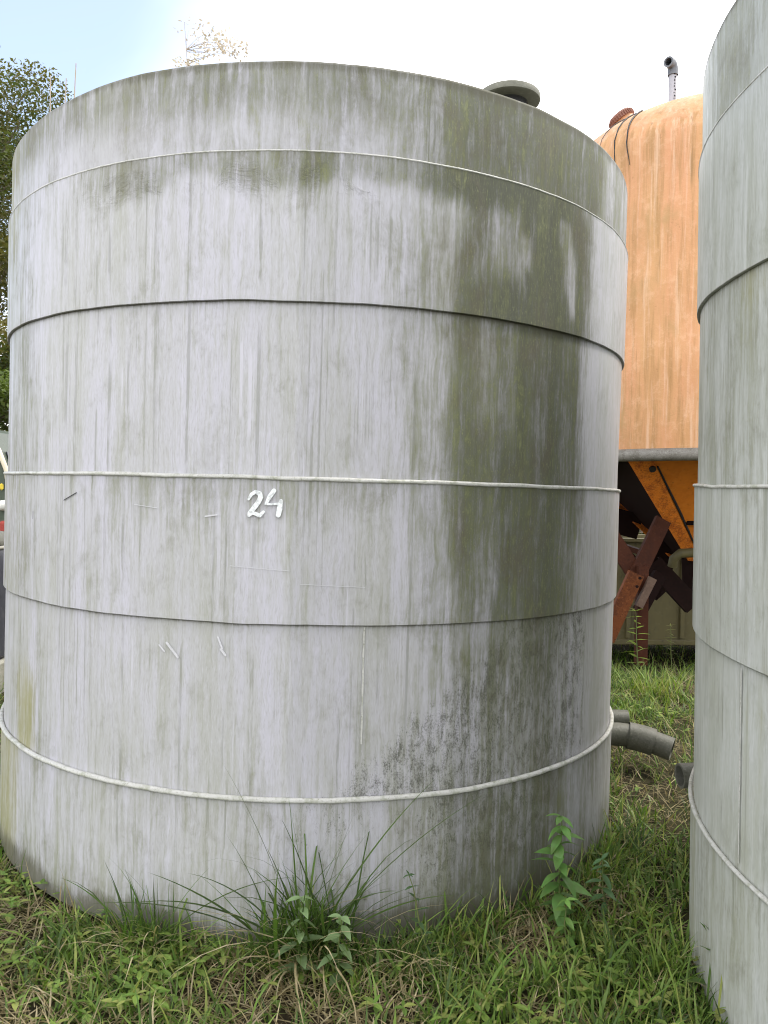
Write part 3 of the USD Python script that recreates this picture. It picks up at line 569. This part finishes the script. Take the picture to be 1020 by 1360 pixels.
for y_ in (-.72, .72):
    hl = trimesh.creation.cylinder(.13, .08, sections=24); hl.apply_transform(trimesh.transformations.rotation_matrix(PI / 2, [0, 1, 0])); hl.apply_translation((.02, y_, 1.44)); obj('headlight', hl, m_lamp, lor)
obj('side_lamp', trimesh.creation.icosphere(2, .07).apply_translation((-.04, -.99, 1.46)), m_lamp, lor, smooth=True)
obj('indicator', box((.05, .04, .09), (-.06, -.98, 1.70), .02), m_yel, lor)
obj('bumper', box((.16, 2.0, .16), (-.02, 0, 1.18), .03), m_red, lor)
obj('chassis', box((4.5, .9, .2), (-2.4, 0, .68), .02), m_black, lor)
obj('cargo_bed', box((2.9, 2.0, .7), (-3.65, 0, 1.2), .02), m_red, lor)
for x_ in (-.75, -4.2):
    for y_ in (-.85, .85):
        wl = tube(np.stack([.33 * np.cos(np.linspace(0, 2 * PI, 33)), 0 * np.linspace(0, 1, 33), .33 * np.sin(np.linspace(0, 2 * PI, 33))], -1), .15, 12, cap=False); wl.apply_translation((x_, y_, .46))
        w_ = obj('wheel', wl, m_black, lor, smooth=True)
        hb = trimesh.creation.cylinder(.22, .16, sections=20); hb.apply_transform(trimesh.transformations.rotation_matrix(PI / 2, [1, 0, 0])); hb.apply_translation((x_, y_, .46)); obj('hub', hb, m_ring, w_)

# ------------------------------------------------------------------ vegetation
def blades(rng, base, az, L, W, lean, bend, cols, seg=5, twist=.0, wob=.25, tip=.93):
    """Many grass blades as one mesh: returns vertices, faces and a colour per vertex."""
    n = len(base); t = np.linspace(0, 1, seg + 1); phi = lean[:, None] + bend[:, None] * t[None] ** 1.3
    dl = L[:, None] / seg; mid = (phi[:, 1:] + phi[:, :-1]) / 2
    h = np.concatenate([np.zeros((n, 1)), np.cumsum(np.sin(mid) * dl, 1)], 1); v = np.concatenate([np.zeros((n, 1)), np.cumsum(np.cos(mid) * dl, 1)], 1)
    azt = az[:, None] + wob * (rng.random(n)[:, None] - .5) * 2 * t[None] ** 2
    dx, dy = np.cos(azt), np.sin(azt)
    cx = base[:, 0, None] + h * dx; cy = base[:, 1, None] + h * dy; cz = base[:, 2, None] + v
    tw = az[:, None] + PI / 2 + (rng.random(n)[:, None] - .5) * twist
    prof = np.where(t < .999, .55 + .45 * np.sin(np.minimum(t * 2.2, 1) * PI / 2), 0) * (1 - sst(.35 if tip > .9 else .5, 1.02, t) * tip)
    w = W[:, None] * prof[None] / 2
    ox, oy = np.cos(tw) * w, np.sin(tw) * w
    a = np.stack([cx + ox, cy + oy, cz], -1)[:, :, None]; b = np.stack([cx - ox, cy - oy, cz], -1)[:, :, None]
    V = np.concatenate([a, b], 2).reshape(n, -1, 3); m = 2 * (seg + 1)
    f = []
    for k in range(seg): f += [[2 * k, 2 * k + 1, 2 * k + 3], [2 * k, 2 * k + 3, 2 * k + 2]]
    F = (np.array(f)[None] + (np.arange(n) * m)[:, None, None]).reshape(-1, 3)
    return V.reshape(-1, 3), F, np.repeat(cols, m, 0)
def outside(P, r=1.665): return (np.hypot(P[:, 0] - C1[0], P[:, 1] - C1[1]) > r) & (np.hypot(P[:, 0] - C2[0], P[:, 1] - C2[1]) > r) & ~((abs(P[:, 0] + 4.28) < 1.1) & (abs(P[:, 1] - 6.6) < .75))
GREENS = np.array([(.070, .140, .020), (.112, .200, .032), (.175, .265, .050), (.040, .080, .016), (.25, .285, .075)])
STRAW = np.array([(.38, .31, .18), (.28, .22, .12), (.50, .42, .27), (.20, .15, .08)])
def pick(rng, pal, n, j=.22): return pal[rng.integers(0, len(pal), n)] * (1 + (rng.random((n, 1)) - .5) * 2 * j)
def scatter(rng, n, x0, x1, y0, y1, dens):
    P = np.stack([rng.uniform(x0, x1, n), rng.uniform(y0, y1, n)], -1); keep = outside(P) & (rng.random(n) < dens(P)); P = P[keep]
    return np.c_[P, gz(P[:, 0], P[:, 1]) - .004]
def clump(P, k, seed, lo, hi): return sst(lo, hi, meshkit.fbm(np.c_[P * k, 0 * P[:, 0]] + 40, 3, seed))
def lush(P):   # more and greener grass at the left and beyond the tanks; thin and trodden between them
    gap = bump_(.9, 1.2, 2.4, 2.8, P[:, 0]) * bump_(2.6, 3.2, 5.4, 6.2, P[:, 1])
    return 1 - .55 * gap
def grass_patch(name, seed, boxes, label):
    rng = np.random.default_rng(seed); VV, FF, CC, k = [], [], [], 0
    for (x0, x1, y0, y1, per_m2, Lm, Wm, seg, dry, *ring) in boxes:
        area = (x1 - x0) * (y1 - y0)
        for kind, share in (('green', .58), ('short', .62), ('straw', .34), ('lying', .40)):
            n = int(area * per_m2 * share * (dry if kind in ('straw', 'lying') else 1))
            if kind in ('green', 'short'): dens = lambda P: lush(P) * (.12 + .95 * clump(P, 3.4, seed + 3, .40, .60))
            else: dens = lambda P: .15 + .85 * (1 - clump(P, 3.4, seed + 3, .42, .62))
            if ring: dens = lambda P: (np.hypot(P[:, 0] - C1[0], P[:, 1] - C1[1]) < 1.66 + ring[0] * (.4 + clump(P, 3.0, 91, .35, .65))) * (.25 + .75 * clump(P, 2.2, 93, .35, .6))
            P = scatter(rng, n, x0, x1, y0, y1, dens); n = len(P)
            if not n: continue
            az = rng.uniform(0, 2 * PI, n)
            if kind == 'green': a = (rng.gamma(5, Lm / 5, n), rng.normal(Wm, Wm * .3, n), rng.uniform(.05, .8, n), rng.uniform(.2, 1.6, n), pick(rng, GREENS, n))
            elif kind == 'short': a = (rng.gamma(5, Lm * .55 / 5, n), rng.normal(Wm * 1.25, Wm * .35, n), rng.uniform(.2, 1.1, n), rng.uniform(.0, 1.2, n), pick(rng, GREENS, n))
            elif kind == 'straw': a = (rng.gamma(5, Lm * .9 / 5, n), rng.normal(Wm * .6, Wm * .2, n), rng.uniform(.3, 1.2, n), rng.uniform(.2, 1.5, n), pick(rng, STRAW, n))
            else:
                P[:, 2] += rng.uniform(.003, .035, n); a = (rng.gamma(5, Lm * .9 / 5, n), rng.normal(Wm * .6, Wm * .2, n), rng.uniform(1.25, 1.62, n), rng.uniform(-.25, .35, n), pick(rng, STRAW * .8, n))
            L_, W_, le, be, co = a; V, F, C = blades(rng, P, az, np.clip(L_, .02, .5), np.abs(W_) + .001, le, be, co, seg, twist=1.2)
            VV.append(V); FF.append(F + k); CC.append(C); k += len(V)
    o = obj(name, (np.vstack(VV), np.vstack(FF)), m_grass, smooth=False, col={'tone': np.vstack(CC)}, kind='stuff'); tag(o, label, 'grass'); return o
grass_patch('grass', 21, [(-2.6, 2.6, 1.2, 3.7, 4700, .105, .0072, 5, .85), (-2.1, 1.4, 2.7, 4.6, 3000, .165, .0062, 5, .8, .16), (.9, 3.2, 3.3, 9.3, 2600, .115, .0058, 4, .5), (-3.6, -1.2, 3.0, 6.0, 1500, .12, .0055, 3, .8)], 'rough green and straw coloured grass growing round the tanks')
grass_patch('far_grass', 22, [(-9, -2, 5.5, 12, 260, .2, .010, 3, .7), (2, 9, 7.5, 16, 260, .2, .010, 3, .7), (3, 8, -2, 8, 200, .14, .008, 3, .7), (-8, 3, -3, 1.4, 200, .12, .008, 3, .7)], 'looser grass spreading over the yard beyond the tanks')

# broad-leaved ground cover in the left foreground
def leaf_mesh(L, W, fold=.25, droop=.5, seg=6, tip=1.0, wave=0.0):
    """One leaf along +x, its base at the origin, folded at the midrib and drooping; L long, W wide."""
    t = np.linspace(0, 1, seg + 1); w = W / 2 * np.sin(PI * np.clip(t * .97 + .015, 0, 1) ** .8) ** 1.0 * (1 - .25 * t); w[-1] = .0004; w[0] = max(w[0] * .4, .0012)
    a = -droop * t; dx = np.cos((a[1:] + a[:-1]) / 2) * L / seg; dz = np.sin((a[1:] + a[:-1]) / 2) * L / seg
    x = np.r_[0, np.cumsum(dx)]; z = np.r_[0, np.cumsum(dz)]
    mid = np.stack([x, 0 * x, z], -1); zf = w * math.tan(fold) + wave * W * np.sin(t * 9)
    l = np.stack([x, w, z + zf], -1); r = np.stack([x, -w, z + zf], -1)
    l2 = (mid + l) / 2; l2[:, 2] += W * .025; r2 = (mid + r) / 2; r2[:, 2] += W * .025
    cols = [l, l2, mid, r2, r]; V = np.stack(cols, 1).reshape(-1, 3); F = []
    for i in range(seg):
        for j in range(4): a0 = i * 5 + j; F += [[a0, a0 + 5, a0 + 6], [a0, a0 + 6, a0 + 1]]
    return V, np.array(F)
def place(V, az, el, p, roll=0.0):
    R_ = trimesh.transformations.euler_matrix(roll, -el, az, 'sxyz')[:3, :3]; return V @ R_.T + p
rng = np.random.default_rng(5); VV, FF, CC, k = [], [], [], 0
for (x0, x1, y0, y1, n, dn) in ((-1.75, -.75, 2.35, 3.35, 1150, 1.0), (-.75, 1.3, 2.35, 3.0, 1100, .6), (.9, 2.3, 2.9, 7.8, 900, .5)):
    P = scatter(rng, n, x0, x1, y0, y1, lambda P: dn * (.1 + clump(P, 2.6, 77, .45, .62)))
    for q_ in P:
        hgt = rng.uniform(.015, .09); az0 = rng.uniform(0, 2 * PI)
        for _ in range(rng.integers(2, 5)):
            Lf = rng.uniform(.022, .055); V, F = leaf_mesh(Lf, Lf * rng.uniform(.38, .6), .2, rng.uniform(.2, .7), 3)
            az0 += rng.uniform(1.2, 2.4); V = place(V, az0, rng.uniform(-.1, .6), q_ + (0, 0, hgt)); VV.append(V); FF.append(F + k); k += len(V)
            CC.append(np.repeat(pick(rng, GREENS[[1, 2, 4]], 1), len(V), 0))
o = obj('ground_cover', (np.vstack(VV), np.vstack(FF)), m_leaf, smooth=False, col={'tone': np.vstack(CC)}, kind='stuff'); tag(o, 'small broad leaved creeping plants mixed into the grass', 'ground cover')

def weed(name, label, x, y, H, nodes, Lf, asp, tone, seed, lean=(0, 0), el=(.1, .7), top=1.0, cat='weed', zoff=0.0, az0=None, whorl=2, low=.15, taper=.45, droop=.6, stemr=.004):
    rng = np.random.default_rng(seed); z = float(gz(x, y)); t_ = thing(name, label, cat, (x, y, z))
    u = np.linspace(0, 1, 8); st = np.stack([lean[0] * u ** 1.5, lean[1] * u ** 1.5, H * u], -1) + .004 * np.c_[np.sin(u * 9), np.cos(u * 7), 0 * u]
    obj('stem', tube(st, stemr * (1 - .6 * u), 6), m_stem, t_, smooth=True)
    az = rng.uniform(0, PI) if az0 is None else az0
    for k_ in range(nodes):
        f = low + (1 - low) * (k_ / max(1, nodes - 1)) ** top; c_ = np.array([np.interp(f, u, st[:, i_]) for i_ in range(3)])
        sc_ = 1 - taper * abs(f - .45) / .55 if f > .45 else .75 + .25 * f / .45
        for w_ in range(whorl if k_ < nodes - 1 else whorl + 2):
            a_ = az + w_ * 2 * PI / (whorl if k_ < nodes - 1 else whorl + 2) + rng.uniform(-.3, .3)
            L_ = Lf * sc_ * rng.uniform(.82, 1.12); V, F = leaf_mesh(L_, L_ * asp * rng.uniform(.9, 1.1), .22, rng.uniform(.6, 1.2) * droop, 7)
            V = place(V, a_, rng.uniform(*el) * (1.0 if k_ < nodes - 1 else 1.5), c_, rng.uniform(-.3, .3))
            tn = np.array(tone) * rng.uniform(.82, 1.2) * (1.18 if f > .85 else 1)
            obj('leaf', (V, F), m_leaf, t_, smooth=True, col={'tone': np.repeat(tn[None], len(V), 0)})
        az += PI / 2 + rng.uniform(-.25, .25)
    return t_
G1, G2, G3 = (.11, .23, .06), (.085, .175, .075), (.19, .28, .13)
weed('tall_weed', 'tall upright green weed with pointed leaves against the tank at right', .70, 3.00, .47, 11, .125, .42, G1, 31, (0.0, -.02), (-.55, .3), .9, droop=.7, whorl=3)
weed('young_weed', 'small bright green weed at the foot of the tall upright weed', .70, 2.89, .19, 6, .080, .42, (.14, .27, .06), 32, (.0, -.0), (-.5, .4))
weed('bluish_weed', 'low bluish green weed just right of the tall upright weed', .93, 3.18, .22, 7, .100, .38, G2, 33, (-.02, -.02), (-.5, .4))
weed('downy_weed', 'pale downy weed with broad oval leaves, the taller of two in front', -.285, 2.68, .31, 7, .105, .47, G3, 34, (.01, -.02), (-.6, .3), .9, whorl=2)
weed('downy_weed', 'pale downy weed with broad oval leaves, the shorter right one of two in front', -.145, 2.66, .25, 7, .095, .47, G3, 35, (.01, -.02), (-.6, .3), .9)
weed('thin_weed', 'thin leaning dark green weed by the tank wall right of the big tussock', .17, 2.74, .34, 8, .055, .36, (.05, .10, .04), 36, (-.07, .01), (-.1, .5))
weed('backlit_weed', 'slender yellow green weed standing in front of the olive container', 2.46, 7.45, .66, 11, .16, .28, (.22, .31, .05), 37, (-.03, 0), (0, .35), 1.0, stemr=.008, droop=.25)
weed('faint_weed', 'thin dull weed with short leaves right of the yellow green weed', 2.90, 7.75, .55, 9, .10, .26, (.16, .17, .06), 38, (-.02, 0), (0, .4), 1.0, stemr=.005, low=.4, droop=.3)
weed('creeping_weed', 'small wiry weed against the tank wall at far left', -1.20, 3.12, .26, 6, .05, .4, G2, 39, (.04, -.02), (-.1, .6))
weed('creeping_weed', 'small leafy weed against the tank wall left of the small tussock', -1.06, 3.02, .20, 5, .06, .42, G1, 40, (.05, -.0), (-.1, .6))
weed('broad_weed', 'dark broad bent leaves of a weed at the foot of the right tank', 1.16, 2.62, .20, 4, .17, .30, (.075, .14, .035), 41, (-.02, -.03), (.3, 1.0))

def tussock(name, label, x, y, n, L, W, seed, tone=GREENS[[0, 3]], straw=12, big=0, spread=.05):
    rng = np.random.default_rng(seed); z = float(gz(x, y)); t_ = thing(name, label, 'grass tussock', (x, y, z))
    B = np.c_[rng.normal(0, spread, n), rng.normal(0, spread * .6, n), np.full(n, -.005)]
    V, F, C = blades(rng, B, rng.uniform(0, 2 * PI, n), rng.gamma(9, L / 9, n), rng.normal(W, W * .2, n), rng.uniform(.02, .6, n), rng.uniform(.1, 1.5, n), pick(rng, tone, n), 7, twist=.9)
    obj('blades', (V, F), m_grass, t_, col={'tone': C}, kind='stuff')
    m = straw; B = np.c_[rng.normal(0, spread, m), rng.normal(-.02, spread * .6, m), np.full(m, .0)]
    V, F, C = blades(rng, B, rng.uniform(PI, 2 * PI, m) * 1.0, rng.gamma(9, L * .95 / 9, m), rng.normal(W * .8, W * .15, m), rng.uniform(.2, .9, m), rng.uniform(.9, 2.2, m), pick(rng, STRAW[[0, 2]], m), 7, twist=.8)
    obj('dry_blades', (V, F), m_grass, t_, col={'tone': C}, kind='stuff')
    return t_
def long_blades(t_, specs, seed, W=.0125):
    """Single long leaves: (azimuth, length, lean, bend)."""
    rng = np.random.default_rng(seed)
    for az_, L_, le, be in specs:
        V, F, C = blades(rng, np.array([[rng.normal(0, .03), rng.normal(0, .015), 0]]), np.array([az_]), np.array([L_ * 1.55]), np.array([W]), np.array([le]), np.array([be]), pick(rng, GREENS[[0, 3]] * .8, 1), 12, twist=.7, wob=.1, tip=.8)
        obj('leaf_blade', (V, F), m_grass, t_, smooth=True, col={'tone': C})
big = tussock('grass_tussock', 'big tussock of long arching blades against the middle of the tank', -.27, 2.765, 230, .36, .0088, 51, straw=60, spread=.075)
long_blades(big, [(PI, .50, .22, .35), (PI * .97, .52, .30, .22), (PI * 1.02, .43, .12, .1), (0.0, .55, .45, .35), (.05, .60, .62, .5), (-.1, .42, .2, .2), (PI * 1.03, .42, .7, .6), (PI, .36, .5, .9), (0, .40, .8, .7), (PI * .95, .30, .2, .3), (-.05, .37, .06, .12), (.0, .33, .15, .05), (PI * 1.04, .48, .8, .8), (PI * .98, .40, .05, .05), (.03, .30, .4, 1.2), (PI * 1.05, .55, .9, .75)], 52)
sm = tussock('grass_tussock', 'small tussock of dark upright blades left of the big tussock', -.88, 2.84, 100, .23, .0070, 53, straw=44, spread=.055)
long_blades(sm, [(PI, .24, .2, .3), (PI, .27, .5, .6), (0, .24, .15, .2), (.0, .26, .4, .4), (0, .22, .05, .05), (.0, .42, .75, .75)], 54, .010)
tussock('grass_tussock', 'low straw mixed tussock right of the big tussock',   .09, 2.72, 90, .20, .0060, 55, straw=70, spread=.07)
tussock('grass_tussock', 'thin bluish tussock in the gap between the tanks', 1.22, 3.72, 45, .20, .005, 56, tone=np.array([(.05, .095, .05), (.06, .11, .045)]), straw=8, spread=.03)
tussock('grass_tussock', 'green tussock before the foot of the right tank', 1.02, 2.72, 60, .16, .006, 57, tone=GREENS[[1, 2]], straw=14, spread=.05)
tussock('grass_tussock', 'bright green tussock in front of the gap between the tanks', .62, 2.62, 70, .13, .0065, 58, tone=GREENS[[1, 2]], straw=10, spread=.07)
tussock('grass_tussock', 'bright grass tussock in the far sunny strip beyond the pipes', 2.32, 6.55, 120, .26, .009, 59, tone=GREENS[[2, 4]], straw=20, spread=.16)

def tree(name, label, x, y, H, cr, cz, n, leaf, tones, seed, trunk_r=.12, squash=.8, clumps=26, group=None, mat=None, hollow=.35, zb=None, bmat=None):
    rng = np.random.default_rng(seed); zb = float(gz(x, y)) if zb is None else zb; t_ = thing(name, label, 'tree', (x, y, zb), 0, group)
    cc = rng.normal(0, 1, (clumps, 3)); cc /= np.linalg.norm(cc, axis=1, keepdims=True); cc *= (rng.random((clumps, 1)) ** .45) * np.array([cr, cr, cr * squash]) * .86; cc[:, 2] += cz
    u = np.linspace(0, 1, 8); tr = np.stack([.04 * H * np.sin(u * 3 + seed), .03 * H * np.cos(u * 2.4 + seed) - .03 * H, u * (cz + cr * squash * .5)], -1); tr[0, :2] = 0
    obj('trunk', tube(tr, trunk_r * (1 - .75 * u), 9), bmat or m_bark, t_, smooth=True)
    lim = []
    for c_ in cc:
        f = np.clip((c_[2] - cr * .5) / (cz + cr * squash * .5), .25, .95); a_ = np.array([np.interp(f, u, tr[:, k_]) for k_ in range(3)]); m_ = (a_ + c_) / 2 + rng.normal(0, cr * .06, 3)
        lim.append(tube([a_, m_, c_], [trunk_r * .35, trunk_r * .2, trunk_r * .06], 5))
    obj('limbs', cat_(lim), bmat or m_bark, t_, smooth=True)
    idx = rng.integers(0, clumps, n); sz = cr * rng.uniform(.22, .42, clumps)
    o_ = rng.normal(0, 1, (n, 3)); o_ /= np.linalg.norm(o_, axis=1, keepdims=True); P = cc[idx] + o_ * (rng.random((n, 1)) ** hollow) * sz[idx][:, None] * np.array([1, 1, .62])
    az = rng.uniform(0, 2 * PI, n); el = rng.uniform(-1.1, .6, n); L_ = leaf * rng.uniform(.6, 1.3, n); W_ = L_ * rng.uniform(.4, .6, n)
    dx = np.stack([np.cos(az) * np.cos(el), np.sin(az) * np.cos(el), np.sin(el)], -1); sdv = np.stack([-np.sin(az), np.cos(az), 0 * az], -1); ro = rng.uniform(-1, 1, n)[:, None]; nv = np.cross(dx, sdv); sdv = sdv * np.cos(ro) + nv * np.sin(ro)
    V = np.stack([P, P + dx * L_[:, None] * .5 + sdv * W_[:, None] / 2, P + dx * L_[:, None], P + dx * L_[:, None] * .5 - sdv * W_[:, None] / 2], 1).reshape(-1, 3)
    F = (np.array([[0, 1, 2], [0, 2, 3]])[None] + (np.arange(n) * 4)[:, None, None]).reshape(-1, 3)
    ct = pick(rng, np.array(tones), clumps, .25)[idx] * (1 + .2 * (rng.random((n, 1)) - .5))
    obj('crown', (V, F), mat or m_tree, t_, col={'tone': np.repeat(ct, 4, 0)}, kind='stuff')
    return t_
DK = [(.045, .060, .020), (.06, .075, .022), (.035, .05, .02)]; OL = [(.10, .09, .032), (.12, .10, .036), (.07, .07, .026)]; LG = [(.07, .11, .025), (.09, .13, .03)]
def tx(px, py, Y_): d_ = fw + rt * (px - 510) / 1032.486 - up * (py - 680) / 1032.486; d_ = d_ * Y_ / d_[1]; return d_ + (0, 0, 1.7239)
tree('broadleaf_tree', 'tall dark leafy tree rising behind the left edge of the tank', -10.5, 18.5, 12, 4.0, 9.1, 76000, .10, OL + DK, 61, .2, 1.0, 60)
tree('broadleaf_tree', 'dull green tree low behind the left edge of the tank', -9.0, 17.2, 7, 2.6, 4.4, 30000, .12, OL + DK, 62, .15, 1.2, 44)
tree('broadleaf_tree', 'bright green shrubby tree nearest the lorry', -7.9, 14.8, 4, 1.6, 2.9, 14000, .10, LG + OL, 63, .1, .9, 22)
tree('glare_paled_tree', 'sparse treetop with sky glare paled into its leaves, above the middle of the tank rim', -4.0, 17.6, 11, .95, 11.25, 620, .10, [(.52, .46, .38), (.56, .51, .45), (.46, .43, .34)], 64, .022, .85, 22, hollow=.45, bmat=m_twig, mat=m_glare_leaf)  # pale tones stand for overexposure against the sky
tree('glare_paled_tree', 'faint treetop with glare paled leaves just above the rim, left of the sparse one', -6.15, 17.6, 10, .5, 9.9, 200, .12, [(.42, .35, .26), (.38, .36, .26)], 65, .022, .5, 9, hollow=.6, bmat=m_twig, mat=m_glare_leaf)
for q_, (x_, y_, H_, r_) in enumerate([(6.5, 22, 8, 3.4), (10.5, 24, 9, 3.6), (2.2, 25, 8, 3.2)]):
    tree('background_tree', ['dark tree seen through the silo frame', 'dark tree far right behind the silo', 'dark tree hidden mostly behind the numbered tank'][q_], x_, y_, H_, r_, 3.4, 9000, .22, DK, 70 + q_, .2, .9, 30)
for q_, (px, yt, yb, Y_) in enumerate([(67, 100, 135, 15), (88, 104, 130, 15.5), (101, 84, 125, 15)]):
    a = tx(px, yt, Y_); z_ = float(gz(a[0], a[1])); t_ = thing('bare_sapling', ['short bare stalk above the rim nearest the dark tree', 'forked bare stalk above the rim between two others', 'tallest bare stalk above the rim at upper left'][q_], 'sapling', (a[0], a[1], z_)); H_ = a[2] - z_
    u = np.linspace(0, 1, 9); pts = np.stack([.10 * np.sin(u * 5 + q_), .08 * np.cos(u * 4), H_ * u], -1); pts -= pts[-1] * [1, 1, 0]
    obj('trunk', tube(pts, .035 * (1 - u) + .010, 6), m_twig, t_, smooth=True)
    tw = [tube([pts[k_], pts[k_] + (sg * .10, 0, .22), pts[k_] + (sg * .15, 0, .5)], [.010, .008, .005], 5) for k_, sg in ((5, 1), (6, -1), (7, 1))]
    obj('twigs', cat_(tw), m_twig, t_)
# thicket round the yard; unseen stretch behind camera added to dim low light
tree('broadleaf_tree', 'low olive shrubby growth directly behind the lorry cab', -6.9, 14.2, 2.5, 1.5, 1.5, 16000, .09, OL, 66, .07, 1.0, 26)
rng = np.random.default_rng(90); n = 70000; an = rng.uniform(-PI, PI, n); rd = 30 + rng.normal(0, 1.6, n); zc_ = np.abs(rng.random(n)) * (3.6 + 3.0 * meshkit.noise(np.stack([an * 9, 0 * an, 0 * an], -1), 4))
P = np.stack([np.sin(an) * rd, np.cos(an) * rd, zc_], -1); P[:, 2] += gz(P[:, 0], P[:, 1]); az = rng.uniform(0, 2 * PI, n); el = rng.uniform(-.8, .8, n); dx = np.stack([np.cos(az) * np.cos(el), np.sin(az) * np.cos(el), np.sin(el)], -1); sv_ = np.cross(dx, [0.1, .2, 1]); L_ = rng.uniform(.25, .5, n)[:, None]
V = np.stack([P, P + dx * L_ * .5 + sv_ * L_ * .3, P + dx * L_, P + dx * L_ * .5 - sv_ * L_ * .3], 1).reshape(-1, 3); F = (np.array([[0, 1, 2], [0, 2, 3]])[None] + (np.arange(n) * 4)[:, None, None]).reshape(-1, 3)
o = obj('thicket', (V, F), m_tree, col={'tone': np.repeat(pick(rng, np.array(DK + OL), n), 4, 0)}, kind='stuff'); tag(o, 'dense dark thicket round the yard, its unseen near side added to dim low light', 'thicket')
